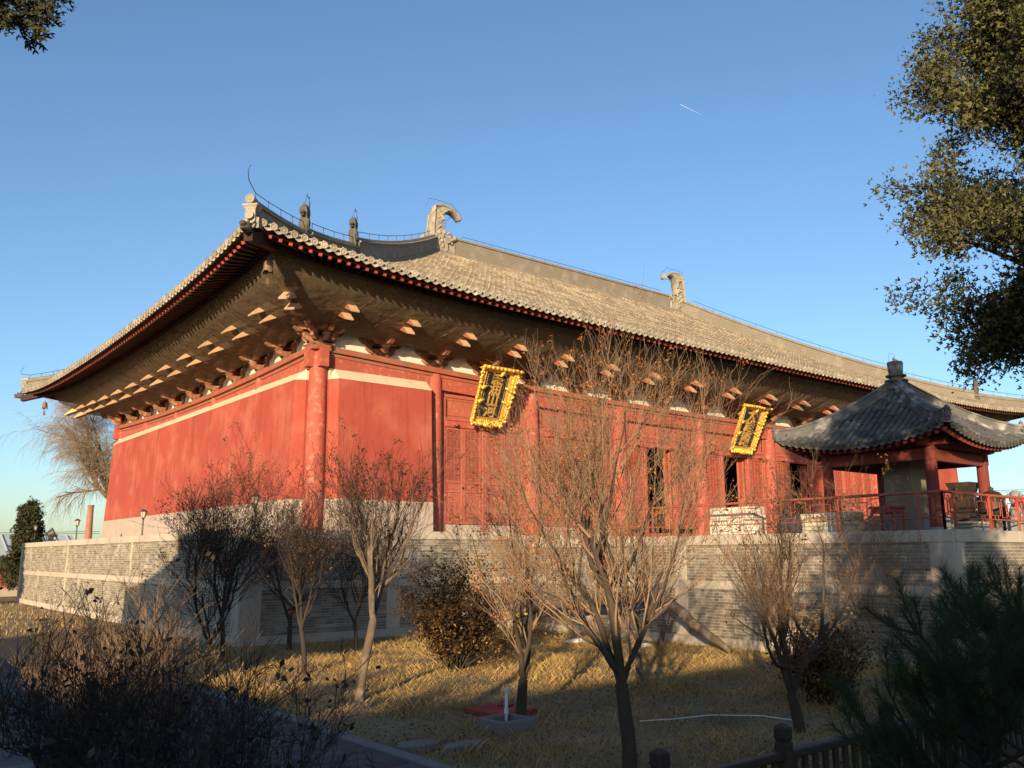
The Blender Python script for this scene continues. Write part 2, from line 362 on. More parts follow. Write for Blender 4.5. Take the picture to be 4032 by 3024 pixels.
def face(p0, p1, nx, ztop, copz, posts, copout=.05, seen=True):
    p0 = V(*p0); p1 = V(*p1); L = float(np.linalg.norm(p1-p0)); dx = (p1-p0)/L; nx = V(*nx)
    zc = ztop-copz
    stone_row('coping_stone', p0-nx*0, dx, nx, L, zc, ztop, copout, 1.7, .45)
    zb1, zb0 = -1.44, -1.66; zp = -2.95
    fields = [(zc, zb1), (zb0, zp)]
    stone_row('plinth_stone', p0, dx, nx, L, GZ-.12, zp, .07, 1.5, .3)
    segs = []; prev = 0.
    for a, w in sorted(posts):
        if a > prev+.02: segs.append((prev, a))
        for z0, z1 in ((zp, zb0), (zb1, zc)):
            mb = MB(); mb.bbox(0, w, -.25, .028, 0, z1-z0-.004, .008)
            o = p0+dx*a; pput('post_stone', mb.me('post_stone', 'coping_stone'), basis((o[0], o[1], z0+.002), (*dx, 0), (*nx, 0), (0, 0, 1)))
        prev = a+w
    if prev < L-.02: segs.append((prev, L))
    stone_row('band_stone', p0, dx, nx, L, zb0, zb1, .035, 1.9, .3)
    row = .079
    for z1, z0 in fields:
        nr = int((z1-z0)/row)
        h = (z1-z0)/nr
        for r in range(nr):
            for a, e in segs:
                ln = .315; s = a-(ln*.5 if r % 2 else 0)+rs.uniform(-.03, .03)
                while s < e-.02:
                    w = ln*rs.choice((1, 1, 1, 1, .5))
                    q0, q1 = max(s, a)+.006, min(s+w, e)-.006
                    if q1-q0 > .03 and q1 > a:
                        c = p0+dx*(q0+q1)/2
                        BRICKS.append((c[0], c[1], z0+(r+.5)*h, dx[0], dx[1], nx[0], nx[1], (q1-q0)/2, h/2-.0055, seen))
                    s += w
# left side of podium (seen), its front up to the terrace, terrace side, terrace front; other sides plain stones
face((PX0, PY1), (PX0, PY0), (-1, 0), HZ, .25, [(0, .5), (PY1-17.1-.08, .16), (PY1-6.7-.08, .16), (PY1-PY0-.55, .55)])
face((PX0, PY0), (TX0, PY0), (0, -1), HZ, .25, [(0, .63), (4.74, .5)])
face((TX0, PY0), (TX0, TY0), (-1, 0), TZ, .27, [(7.2, .45), (15.29-.58, .58)])
face((TX0, TY0), (TX0+9, TY0), (0, -1), TZ, .27, [(0, .38)])
stone_row('coping_stone', (TX0+9, TY0), V(1, 0), V(0, -1), TX1-TX0-9, TZ-.27, TZ, .05, 2.5, .45)
stone_row('coping_stone', (TX1, TY0), V(0, 1), V(1, 0), PY0-TY0, TZ-.27, TZ, .05, 2.5, .45)
stone_row('coping_stone', (TX1, PY0), V(1, 0), V(0, -1), PX1-TX1, HZ-.25, HZ, .05, 2.5, .45)
stone_row('coping_stone', (PX1, PY0), V(0, 1), V(1, 0), PY1-PY0, HZ-.25, HZ, .05, 2.5, .45)
def bricks():
    A = np.array([x[:9] for x in BRICKS])
    # the 300 that show largest: terrace side near its outer corner, then the podium front
    sz = A[:, 7]*2/np.linalg.norm(A[:, :3]-np.array(CAM_P), axis=1)
    vis = (A[:, 2] > -1.5)*((A[:, 0] > 5.9)*(A[:, 1] < -12)*1.6 + (np.abs(A[:, 1]-PY0) < .1)*(A[:, 0] < 3)*.9)
    order = np.argsort(-sz*(vis+.01)); pick = np.zeros(len(A), bool); pick[order[:300]] = True
    cache = {}
    for a in A[pick]:
        k = (round(a[7], 2), round(a[8], 3))
        if k not in cache:
            mb = MB(); mb.bbox(-k[0], k[0], -.06, .0, -k[1], k[1], .004); cache[k] = mb.me('brick', 'brick_grey')
        pr = .006+rs.uniform(-.003, .004)
        pput('brick', cache[k], basis((a[0]+a[5]*pr-0, a[1]+a[6]*pr, a[2]), (a[3], a[4], 0), (a[5], a[6], 0), (0, 0, 1)))
    B = A[~pick]; N = len(B); rng = np.random.default_rng(3)
    d = np.stack([B[:, 3], B[:, 4], np.zeros(N)], 1); nn = np.stack([B[:, 5], B[:, 6], np.zeros(N)], 1)
    c = B[:, :3]+nn*rng.uniform(.002, .010, (N, 1)); hx = B[:, 7:8]; hz = B[:, 8:9]; up = V(0, 0, 1)
    corners = []
    for y in (0, 1):
        for sx, s_z in ((-1, -1), (1, -1), (1, 1), (-1, 1)): corners.append(c+d*hx*sx+up*hz*s_z-nn*(.05*y))
    v = np.stack(corners, 1).reshape(-1, 3); o = np.arange(N)[:, None]*8
    fs = np.concatenate([o+np.array(q) for q in ((0, 1, 2, 3), (0, 4, 5, 1), (1, 5, 6, 2), (2, 6, 7, 3), (3, 7, 4, 0))], 0)
    t = np.tile(rng.normal(0, .4, N), 5)
    pput('brick_field', mesh_np('brick_field', v, fs, 'brick_grey', tint=t), kind='stuff')
bricks()

# ================================================================== HALL
L, D, E = 48.2, 25.16, 4.5
RUN = D/2+E; KX = RUN/17.7; RX0, RX1 = 13.2, L-13.2
CX = [0, 5.01, 10.02, 15.35, 21.15, 27.05, 32.85, 38.18, 43.19, 48.2]
CY = [0, 5.0, 10.05, 15.11, 20.16, D]
def hF(x): return 6.08+.51*(max(0, abs(x-24.1)-2.95)/21.15)**2
def hL(y): return 6.28+.31*(abs(y-D/2)/(D/2))**2
hall = thing('temple_hall', 'huge red timber temple hall with grey tiled hip roof and upturned eaves', 'temple hall')
EZ = 8.28
def lift(d, c): return .84*math.exp(-max(c, 0)/5.5)*max(0, 1-d/RUN)
def prof(d):
    t = d/RUN; return EZ+8.7*(.70*t+.30*t*t)
def rz(x, y):
    dF = y+E; dB = D+E-y; dL = (x+E)*KX; dR = (L+E-x)*KX; d = min(dF, dB, dL, dR)
    c = min(x+E, L+E-x) if d in (dF, dB) else min(y+E, D+E-y)
    return prof(max(d, 0))+lift(max(d, 0), max(c, 0))
def rn(x, y, e=.05):
    n = Vector((-(rz(x+e, y)-rz(x-e, y))/(2*e), -(rz(x, y+e)-rz(x, y-e))/(2*e), 1)); return n.normalized()
def roof_sheet():
    vs = []; fs = []; mi = []
    def patch(fn, nu, nv):
        o = len(vs)
        for i in range(nu+1):
            for j in range(nv+1): vs.append(fn(i/nu, j/nv))
        for i in range(nu):
            for j in range(nv): fs.append((o+i*(nv+1)+j, o+(i+1)*(nv+1)+j, o+(i+1)*(nv+1)+j+1, o+i*(nv+1)+j+1))
    def P(x, y): return (x, y, rz(min(max(x, -E), L+E), y)-.03)
    def fr(flip):
        def fn(u, v):
            d = v*RUN; x0 = -E+d/KX; x1 = L+E-d/KX; x = x0+(x1-x0)*u; y = -E+d if not flip else D+E-d
            c = min(x+E, L+E-x); return (x, y, prof(d)+lift(d, c)-.03)
        return fn
    def sd(flip):
        def fn(u, v):
            d = v*RUN; y0 = -E+d; y1 = D+E-d; y = y0+(y1-y0)*u; x = -E+d/KX if not flip else L+E-d/KX
            c = min(y+E, D+E-y); return (x, y, prof(d)+lift(d, c)-.03)
        return fn
    patch(fr(0), 60, 16); patch(fr(1), 60, 16); patch(sd(0), 40, 16); patch(sd(1), 40, 16)
    n = len(vs); nf = len(fs)
    vs2 = [(x, y, z-.14) for x, y, z in vs]                    # underside
    allv = vs+vs2; allf = fs+[tuple(i+n for i in f[::-1]) for f in fs]
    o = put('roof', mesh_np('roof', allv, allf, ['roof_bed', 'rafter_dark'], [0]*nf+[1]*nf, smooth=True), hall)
    return o
roof = roof_sheet()

# ---- tiles: rows of half-round cover tiles with stepped ends
TS, TL = .335, .43
def tile_frames(kind):
    """list of (lower point, upper point, side vector, normal) for every cover tile of a slope"""
    out = []; rows = []
    ext = L+2*E if kind == 'front' else D+2*E
    n = int(ext/TS); off = (ext-n*TS)/2+TS/2
    for i in range(n):
        a = -E+off+i*TS
        if kind == 'front': dm = min(RUN, (a+E)*KX, (L+E-a)*KX)
        else: dm = min(RUN*1.0, a+E, D+E-a)
        k = max(1, int((dm-.1)/TL)); pts = []
        for j in range(k+1):
            d = j*TL
            if kind == 'front': c = min(a+E, L+E-a); pts.append((a, -E+d, prof(d)+lift(d, c)))
            else: c = min(a+E, D+E-a); pts.append((-E+d/KX, a, prof(d)+lift(d, c)))
        rows.append(pts)
    return rows
ROWS = {'front': tile_frames('front'), 'left': tile_frames('left')}
def unit_tile():
    mb = MB(); n = 6
    r0, r1 = .098, .085
    ring = lambda y, r, h: [(r*math.cos(math.pi*k/n), y, h+r*math.sin(math.pi*k/n)) for k in range(n+1)]
    mb.loft([ring(-.02, r0, 0), ring(.98, r1, -.004)], 0, False, False)
    mb.add(ring(-.02, r0, 0), [tuple(range(n+1))], 0); mb.add(ring(.10, r0+.004, 0)+ring(-.021, r0+.004, 0), [(i, i+1, n+2+i, n+1+i) for i in range(n)], 1)
    return mb
def tiles(rows_by, parent, frac, tsz, mats, pinv=None, nind=300, key=None, lime=.5, seed=1):
    fr = []
    for kind, rows in rows_by.items():
        for pts in rows:
            for j in range(len(pts)-1): fr.append((pts[j], pts[j+1]))
    A = np.array(fr); p0 = A[:, 0]; p1 = A[:, 1]; y = p1-p0; ln = np.linalg.norm(y, axis=1, keepdims=True); yd = y/ln
    up = V(0, 0, 1); x = np.cross(yd, up); x /= np.linalg.norm(x, axis=1, keepdims=True); z = np.cross(x, yd)
    rng = np.random.default_rng(seed); N = len(A)
    p0 = p0+z*rng.normal(0, .006, (N, 1)); x = x+yd*rng.normal(0, .03, (N, 1))
    # every tile steps up a little at its lower end so that it laps over the one below
    p0 = p0+z*.012*tsz
    mb = unit_tile(); uv = np.array(mb.v)*np.array([tsz, 1, tsz]); F = mb.f; M = np.array(mb.m)
    dist = np.linalg.norm(p0-np.array(CAM_P), axis=1); order = np.argsort(dist if key is None else key(p0)); pick = np.zeros(N, bool); pick[order[:nind]] = True
    me = mesh_np('roof_tile', uv*np.array([1, float(ln.mean()), 1]), F, mats, M)
    for i in np.nonzero(pick)[0]:
        mw = basis(p0[i], x[i], yd[i], z[i]); put('roof_tile', me, parent, (pinv @ mw) if pinv else mw)
    idx = np.nonzero(~pick)[0]; n = len(idx); nv = len(uv)
    if n == 0: return
    P = p0[idx][:, None, :]+uv[None, :, 0:1]*x[idx][:, None, :]+uv[None, :, 1:2]*(y[idx])[:, None, :]+uv[None, :, 2:3]*z[idx][:, None, :]
    if pinv: P = P+np.array(pinv.translation)
    fs = [[k*nv+i for i in f] for k in range(n) for f in F]
    mi = np.tile(M, n).reshape(n, -1); bare = rng.uniform(size=n) > lime; mi[bare] = 0
    tint = np.repeat(rng.normal(0, .35, n), len(F))
    put('roof_tile_field', mesh_np('roof_tile_field', P.reshape(-1, 3), fs, mats, mi.ravel(), tint=tint), parent, kind='stuff')
tiles(ROWS, roof, 1, 1.0, ['roof_tile', 'roof_lime'], lime=.35)

# ---- eave edge: round tile ends, drip tiles, scalloped board, flying rafters, round rafters
def cap_mesh():
    mb = MB(); n = 14
    ring = lambda y, r: [(r*math.cos(2*math.pi*k/n), y, .03+r*math.sin(2*math.pi*k/n)) for k in range(n)]
    mb.loft([ring(.22, .095), ring(-.10, .098), ring(-.125, .112), ring(-.145, .112), ring(-.145, .088), ring(-.130, .082), ring(-.130, .05), ring(-.142, .035), ring(-.142, .002)], 0, True)
    mb.bbox(-.018, .018, -.02, .02, .12, .165, .006)
    return mb.me('eave_tile_end', 'cap_tile')
def drip_mesh():
    mb = MB(); n = 10; w = .15; top = []; bot = []
    for i in range(n+1):
        t = -1+2*i/n; top.append((t*w, -.09, .02-.07*(1-t*t)+.015)); 
        z = -.05-.085*(1-abs(t)**1.6); z += .008*(i % 2); bot.append((t*w, -.135, z))
    back = [(x, .25, z+.0) for x, y, z in top]
    vs = back+top+bot+[(x, y+.018, z) for x, y, z in bot]+[(x, y, z-.018) for x, y, z in back]
    m = n+1; fs = []
    for a, c in ((0, 1), (1, 2), (2, 3), (3, 4)):
        for i in range(n): fs.append((a*m+i, a*m+i+1, c*m+i+1, c*m+i))
    mb.add(vs, fs); return mb.me('drip_tile', 'cap_tile')
capM, dripM = cap_mesh(), drip_mesh()
def fly_mesh():
    mb = MB(); mb.box(-.055, .055, 0, 1.35, -.075, .075, 1); mb.m[2] = 0; return mb.me('flying_rafter', ['rafter_red', 'rafter_dark'])  # only the end face red; sides coloured dark for the eave shade
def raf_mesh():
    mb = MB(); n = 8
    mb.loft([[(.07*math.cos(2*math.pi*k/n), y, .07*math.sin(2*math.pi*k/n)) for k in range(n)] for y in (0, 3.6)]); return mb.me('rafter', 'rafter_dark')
flyM, rafM = fly_mesh(), raf_mesh()
eb_rows = {}
for kind, rows in ROWS.items():
    pr = None; line = []
    inw = V(0, 1, 0) if kind == 'front' else V(1, 0, 0)
    N = len(rows)
    for i, pts in enumerate(rows):
        p = V(*pts[0]); q = V(*pts[1]) if len(pts) > 1 else p+inw*TL+V(0, 0, .15)
        if len(pts) == 1: q = p+inw*TL+V(0, 0, .16)
        yd = q-p; yd /= np.linalg.norm(yd)
        # side follows the eave line
        pa = V(*rows[max(i-1, 0)][0]); pb = V(*rows[min(i+1, N-1)][0]); x = pb-pa; x /= np.linalg.norm(x)
        if kind == 'left': x = -x
        yv = yd-x*np.dot(yd, x); yv /= np.linalg.norm(yv); z = np.cross(x, yv)
        put('eave_tile_end', capM, roof, basis(p+V(0, 0, .02), x, yv, z))
        mid = (p+V(*rows[min(i+1, N-1)][0]))/2
        if i < N-1: put('drip_tile', dripM, roof, basis(mid+V(0, 0, .0), x, yv, z))
        # flying rafter: near the corners it fans outward
        a = min(i, N-1-i)*TS; sgn = 1 if i < N/2 else -1
        fan = R(42)*max(0, 1-a/6.0)**1.3
        ydir = yv*math.cos(fan)+x*math.sin(fan)*(sgn if kind == 'front' else -sgn)
        ydir = ydir/np.linalg.norm(ydir); xx = np.cross(ydir, z); xx /= np.linalg.norm(xx); zz = np.cross(xx, ydir)
        put('flying_rafter', flyM, roof, basis(p+inw*.12+V(0, 0, -.205), xx, ydir, zz))
        flat = ydir*1.0; flat[2] = .33*math.sqrt(flat[0]**2+flat[1]**2); flat /= np.linalg.norm(flat)
        put('rafter', rafM, roof, basis(p+inw*.16+ydir*1.0+V(0, 0, -.36), xx, flat, np.cross(xx, flat)))
        line.append((p, x, yv, z))
    # the red board under the drip tiles: its lower edge scallops between the rafters
    vs = []; fs = []
    for i, (p, x, yv, z) in enumerate(line):
        for k, (dx, zt, zb) in enumerate(((-.167, -.125, -.172), (-.085, -.11, -.18), (0, -.05, -.18), (.085, -.11, -.18))):
            s = 1 if kind == 'front' else -1
            base = p+x*dx*s+inw*.10
            vs += [base+V(0, 0, zt), base+V(0, 0, zb), base+inw*.05+V(0, 0, zb), base+inw*.05+V(0, 0, zt)]
    n = len(vs)//4
    for i in range(n-1):
        for k in range(4): fs.append((4*i+k, 4*i+(k+1) % 4, 4*i+4+(k+1) % 4, 4*i+4+k))
    put('eave_board', mesh_np('eave_board', vs, fs, 'rafter_red'), roof)
    # boarding over the flying rafters
# back and right eaves: continuous edge boards
for pts in ([(-E+.1, D+E-.1), (L+E-.1, D+E-.1)], [(L+E-.1, -E+.1), (L+E-.1, D+E-.1)]):
    mb = MB(); P = [V(*pts[0])+(V(*pts[1])-V(*pts[0]))*k/40 for k in range(41)]
    mb.loft([[(x-.05, y-.05, rz(x, y)-.3), (x+.05, y+.05, rz(x, y)-.3), (x+.05, y+.05, rz(x, y)+.02), (x-.05, y-.05, rz(x, y)+.02)] for x, y in P])
    mb.build('eave_board', 'rafter_red', roof)

# ---- ridges
def sweep(name, path, prof_fn, m, parent, uvs=True, **kw):
    """path: list of Vector; profile (w,h) swept with vertical up; uv along path and around profile"""
    vs = []; uv = []; acc = 0; n = None
    for i, p in enumerate(path):
        t = (path[min(i+1, len(path)-1)]-path[max(i-1, 0)]); tt = Vector((t.x, t.y, 0)).normalized(); s = Vector((tt.y, -tt.x, 0))
        pr = prof_fn(i/(len(path)-1)); n = len(pr); v = 0
        if i: acc += (path[i]-path[i-1]).length
        for k, (w, h) in enumerate(pr):
            if k: v += math.hypot(w-pr[k-1][0], h-pr[k-1][1])
            vs.append(p+s*w+Vector((0, 0, h))); uv.append((acc, v))
    fs = []
    for i in range(len(path)-1):
        for k in range(n-1): fs.append((i*n+k, i*n+k+1, (i+1)*n+k+1, (i+1)*n+k))
    fs.append(tuple(range(n))); fs.append(tuple((len(path)-1)*n+k for k in range(n))[::-1])
    return put(name, mesh_np(name, vs, fs, m, uv=uv), parent, **kw)
def ridge_prof(h, w=.2):
    return [(-w-.1, -.25), (-w-.1, .08), (-w-.02, .10), (-w, .12), (-w, h-.26), (-w-.07, h-.24), (-w-.07, h-.17), (-w+.03, h-.15), (-.13, h-.12), (-.10, h-.03), (-.05, h), (.05, h), (.10, h-.03), (.13, h-.12),
            (w-.03, h-.15), (w+.07, h-.17), (w+.07, h-.24), (w, h-.26), (w, .12), (w+.02, .10), (w+.1, .08), (w+.1, -.25)]
def hip_pt(s, right=False, back=False):
    x = -E+s*(RX0+E); y = -E+s*RUN; d = s*RUN; z = prof(d)+lift(d, x+E)
    if right: x = L-x
    if back: y = D-y
    return Vector((x, y, z))
def joints(path, hfn, m='roof_lime', step=.55, w=.105, name='mortar_joint'):
    """pale lime rings over the ridge tiles: too small to pick apart"""
    mb = MB(); acc = 0
    for i in range(len(path)-1):
        p, q = path[i], path[i+1]; ln = (q-p).length; k = int(ln/step) or 1
        t = (q-p)/ln; s = Vector((t.y, -t.x, 0)).normalized(); u = s.cross(t)
        for j in range(k):
            c = p+(q-p)*(j/k)+Vector((0, 0, hfn((i+j/k)/(len(path)-1))))
            for a in range(5):
                t0 = math.pi*a/5; t1 = math.pi*(a+1)/5
                e0 = s*math.cos(t0)*.115+u*(math.sin(t0)*.13-.1); e1 = s*math.cos(t1)*.115+u*(math.sin(t1)*.13-.1)
                mb.add([c+e0-t*.02, c+e1-t*.02, c+e1+t*.02, c+e0+t*.02], [(0, 1, 2, 3)])
    return mb
S1, S2 = .178, .396
for right in (False, True):
    for back in (False, True):
        up = [hip_pt(S2+(1-S2)*k/14, right, back) for k in range(15)]; mid_ = [hip_pt(S1+(S2-S1)*k/8, right, back) for k in range(9)]; lo = [hip_pt(-.004+(S1+.004)*k/6, right, back) for k in range(7)]
        rg = sweep('hip_ridge', up, lambda t: ridge_prof(1.0), 'ridge_brick', hall)
        if not back: joints(up, lambda t: 1.0).build('mortar_joint', 'roof_lime', rg, kind='stuff')
        rg2 = sweep('hip_ridge', mid_, lambda t: ridge_prof(.74, .17), 'ridge_brick', hall)
        if not back: joints(mid_, lambda t: .74).build('mortar_joint', 'roof_lime', rg2, kind='stuff')
        rg3 = sweep('hip_ridge', lo, lambda t: ridge_prof(.62+.06*(1-t), .15), 'ridge_brick', hall)
        if not back: joints(lo, lambda t: .62+.06*(1-t)).build('mortar_joint', 'roof_lime', rg3, kind='stuff')
        if back and right: continue
        # ridge end: stacked round tile ends on a flared block, facing the corner
        c = lo[0]; out = (lo[0]-lo[1]); out.z = 0; out.normalize(); sx = Vector((-out.y, out.x, 0))
        mw = basis(c, sx, out, (0, 0, 1))
        mb = MB()
        mb.loft([[(-a, -.2, z), (a, -.2, z), (a, b_, z), (-a, b_, z)] for a, b_, z in ((.15, .05, -.1), (.15, .08, .3), (.2, .12, .38), (.24, .16, .43), (.24, .16, .47), (.13, .1, .48))])
        blk = mb.build('ridge_end', 'cap_tile', hall, mw=mw)
        for zc, r_ in ((.12, .135), (.62, .145)):
            d = MB(); n = 16; ring = lambda y, r: [(r*math.cos(2*math.pi*k/n), y, zc+r*math.sin(2*math.pi*k/n)) for k in range(n)]
            d.loft([ring(-.2, r_*.9), ring(.12, r_*.9), ring(.13, r_), ring(.17, r_), ring(.17, r_*.8), ring(.155, r_*.72), ring(.155, r_*.3), ring(.17, r_*.22), ring(.17, .002)])
            d.build('tile_disc', 'cap_tile', blk)
        # beast head under the corner, at the end of the corner beam
        mb = MB(); mb.sphere((0, .28, -.34), (.16, .28, .17), 10, 6); mb.sphere((0, .52, -.30), (.10, .16, .09), 8, 5); mb.sphere((0, .50, -.44), (.09, .14, .05), 8, 5)
        for s in (-1, 1): mb.sphere((s*.09, .36, -.2), .055, 6, 4); mb.tube([(s*.1, .2, -.22), (s*.16, .1, -.1), (s*.12, .02, -.02)], [.04, .03, .01], 5)
        mb.build('corner_beast', 'beast_dark', hall, smooth=True, mw=mw)
        # corner beam
        mb = MB(); mb.bbox(-.14, .14, -5.2, .25, -.66, -.34, .01)
        bm_ = mb.build('corner_beam', 'rafter_dark', hall, mw=mw @ Matrix.Rotation(R(-11), 4, 'X'))
        if not back:
            # beasts standing on the ridge
            for k, (s, hh) in enumerate(((S1, .74), (S2, 1.0))):
                p = hip_pt(s-.006, right, back); mw2 = basis(p+Vector((0, 0, hh-.25)), sx, out, (0, 0, 1)); mb = MB()
                mb.loft([[(-.15*a, -.17*b_+o, z), (.15*a, -.17*b_+o, z), (.15*a, .17*b_+o, z), (-.15*a, .17*b_+o, z)] for a, b_, o, z in
                         ((1.15, 1.3, 0, -.45), (1.1, 1.2, 0, -.05), (.8, .9, .02, .06), (.85, 1.0, .05, .25), (.9, .9, .02, .45), (.75, .8, .05, .6), (.95, 1.0, .1, .72), (.9, 1.0, .12, .86), (.6, .8, .08, .97), (.3, .4, .0, 1.06))])
                mb.sphere((0, .3, .70), (.09, .14, .07), 8, 5); mb.sphere((0, .27, .60), (.07, .10, .04), 8, 5)
                for s_ in (-1, 1):
                    mb.tube([(s_*.08, 0, .95), (s_*.11, -.05, 1.1), (s_*.09, .0, 1.2)], [.04, .03, .01], 5); mb.sphere((s_*.09, .18, .84), .04, 6, 4)
                    mb.tube([(s_*.12, .08, .1), (s_*.14, .16, .3), (s_*.12, .12, .5)], [.06, .05, .05], 5)
                mb.build('ridge_beast', 'beast_dark', hall, mw=mw2)
ridge_path = [Vector((RX0+(RX1-RX0)*k/20, D/2, prof(RUN)-.12)) for k in range(21)]
mr = sweep('main_ridge', ridge_path, lambda t: ridge_prof(1.2, .24), 'ridge_brick', hall)
joints(ridge_path, lambda t: 1.2).build('mortar_joint', 'roof_lime', mr, kind='stuff')

# ---- ridge-end dragons: outline in (x along ridge, z), biting the ridge, tail hooked inward
CH = [(-.05, -.25), (-.1, .6), (-.08, 1.2), (.0, 1.75), (.06, 2.25), (.15, 2.6), (.32, 2.83), (.62, 2.95), (1.0, 2.95), (1.4, 2.86), (1.75, 2.74), (2.05, 2.62), (2.28, 2.48), (2.40, 2.30), (2.36, 2.18), (2.26, 2.18), (2.18, 2.28),
      (1.95, 2.44), (1.62, 2.54), (1.30, 2.52), (1.02, 2.34), (.84, 2.04), (.78, 1.66), (.90, 1.36), (1.14, 1.12), (1.52, 1.0), (1.78, .98), (1.98, .82), (1.96, .72), (1.7, .66), (1.45, .52), (1.42, .42), (1.62, .34), (1.86, .50), (1.88, -.25)]
CH = [(a*.86, z*.97) for a, z in CH]
def dragon(xb, sgn):
    mb = MB(); T = .32
    y0 = D/2
    def ring(off, y): # inset outline for a softened edge
        c = np.array(CH); nx_ = np.roll(c, -1, 0)-np.roll(c, 1, 0); nn = np.stack([nx_[:, 1], -nx_[:, 0]], 1); nn /= np.linalg.norm(nn, axis=1, keepdims=True)
        c = c-nn*off*-1*(-1); return [(xb+sgn*a, y, base+z) for a, z in c]
    base = prof(RUN)+.05
    rings = [ring(-.07, y0-T), ring(0, y0-T+.09), ring(0, y0+T-.09), ring(-.07, y0+T)]
    mb.loft(rings)
    X = lambda a: xb+sgn*a*.86
    for s in (-1, 1):
        y = y0+s*T
        # raised relief on both cheeks: spine, eye, brow, lips, teeth, scales, small dragon on the flank
        mb.tube([(X(.06), y, base+.2), (X(.04), y, base+1.2), (X(.12), y, base+2.1), (X(.32), y, base+2.6), (X(.8), y, base+2.76), (X(1.5), y, base+2.68), (X(2.05), y, base+2.5)], [.08, .09, .09, .08, .08, .07, .05], 6)
        mb.sphere((X(1.40), y, base+.82), (.15, .10, .14), 10, 6); mb.tube([(X(1.1), y, base+.95), (X(1.3), y+s*.05, base+1.05), (X(1.6), y, base+.95)], [.05, .08, .05], 6)
        mb.tube([(X(1.15), y, base-.05), (X(1.12), y+s*.04, base+.3), (X(1.3), y+s*.05, base+.56), (X(1.65), y+s*.05, base+.72), (X(1.92), y, base+.78)], [.07, .09, .09, .09, .06], 6)
        mb.sphere((X(1.82), y, base+.88), (.13, .1, .1), 8, 5); mb.bbox(X(1.55)-.05, X(1.55)+.05, y-.05, y+.05, base+.40, base+.62, .02)
        for k, (a, z) in enumerate(((.8, .2), (.75, .5), (.82, .8), (.95, 1.05), (.55, .3), (.5, .65), (.55, 1.0), (.3, .4), (.3, .8))): mb.sphere((X(a), y, base+z), (.13, .07, .13), 8, 5)
        mb.tube([(X(.35), y, base+1.2), (X(.6), y+s*.05, base+1.45), (X(.9), y+s*.04, base+1.25), (X(1.05), y, base+1.1)], [.05, .09, .08, .04], 6)
        mb.tube([(X(.45), y, base+1.75), (X(.62), y+s*.06, base+1.62), (X(.8), y+s*.07, base+1.8), (X(.72), y+s*.05, base+2.0), (X(.52), y+s*.04, base+2.15), (X(.6), y, base+2.35)], [.05, .08, .1, .08, .07, .03], 6)
        for a, z in ((.7, 1.5), (.88, 1.65), (.5, 1.95), (.78, 2.2)): mb.sphere((X(a), y, base+z), (.08, .06, .07), 6, 4)
    mb.tube([(X(2.0), y0, base+2.55), (X(2.25), y0, base+2.42), (X(2.33), y0, base+2.3)], [.12, .13, .15], 10); mb.sphere((X(2.32), y0, base+2.28), .17, 10, 6)
    mb.tube([(X(-.05), y0, base+.55), (X(-.35), y0, base+.62), (X(-.62), y0, base+.5), (X(-.7), y0, base+.38)], [.2, .2, .17, .08], 7)
    mb.sphere((X(-.55), y0-.1, base+.62), .1, 6, 4)
    o = mb.build('ridge_dragon', 'ridge_stone', hall, smooth=False); shade_auto(o, 40)
    w = MB(); w.tube([(X(-.3), y0, base+2.6), (X(-.15), y0, base+3.08), (X(.8), y0, base+3.14), (X(1.6), y0, base+3.06), (X(1.75), y0, base+3.16), (X(2.1), y0, base+2.85), (X(2.5), y0, base+2.62), (X(2.62), y0, base+2.3), (X(2.4), y0, base+2.08), (X(2.1), y0, base+2.18), (X(1.6), y0, base+2.25), (X(1.3), y0, base+1.9), (X(1.2), y0, base+1.5)], .012, 4)
    w.build('lightning_wire', 'iron', o)
dragon(RX0-.3, 1); dragon(RX1+.3, -1)

# ---- lightning wire on pegs along the ridges
def wire(path, h, step=1.4, hook=None):
    mb = MB(); top = [p+Vector((0, 0, h)) for p in path]
    if hook: top = hook+top
    mb.tube(top, .014, 4)
    acc = 0
    for i in range(len(path)-1):
        mb.tube([path[i]+Vector((0, 0, h-.26)), path[i]+Vector((0, 0, h+.02))], .012, 4)
    mb.build('lightning_wire', 'iron', hall)
wire([Vector((RX0+2+(RX1-RX0-4)*k/16, D/2, prof(RUN)-.12)) for k in range(17)], 1.38)
for right in (False, True):
    g = lambda s, hh: hip_pt(s, right)+Vector((0, 0, hh))
    c = g(0, .62); o = Vector((1 if right else -1, -1, 0)).normalized()
    wire([g(.005+(S1-.02)*k/4, .66) for k in range(5)], .25, hook=[c+o*.35+Vector((0, 0, 1.0)), c+o*.5+Vector((0, 0, .75)), c+o*.42+Vector((0, 0, .5))])
    wire([g(S1+.02+(S2-S1-.03)*k/4, .74) for k in range(5)], .25)
    wire([g(S2+.02+(.94-S2)*k/9, 1.0) for k in range(10)], .25)
    for s, hh in ((S1, .74), (S2, 1.0)):
        p = g(s, hh+.6); mb = MB(); mb.tube([p+o*.22, p+o*.22+Vector((0, 0, .45)), p+o*.1+Vector((0, 0, .6)), p+Vector((0, 0, .5)), p-o*.1+Vector((0, 0, .6)), p-o*.2+Vector((0, 0, .4)), p-o*.22], .012, 4)
        mb.build('lightning_wire', 'iron', hall)
p = hip_pt(0, False, True); o = Vector((-1, 1, 0)).normalized()
wire([hip_pt(.005+.03*k, False, True)+Vector((0, 0, .66)) for k in range(5)], .22, hook=[p+o*.3+Vector((0, 0, 1.4)), p+o*.5+Vector((0, 0, 1.15)), p+o*.4+Vector((0, 0, .95))])

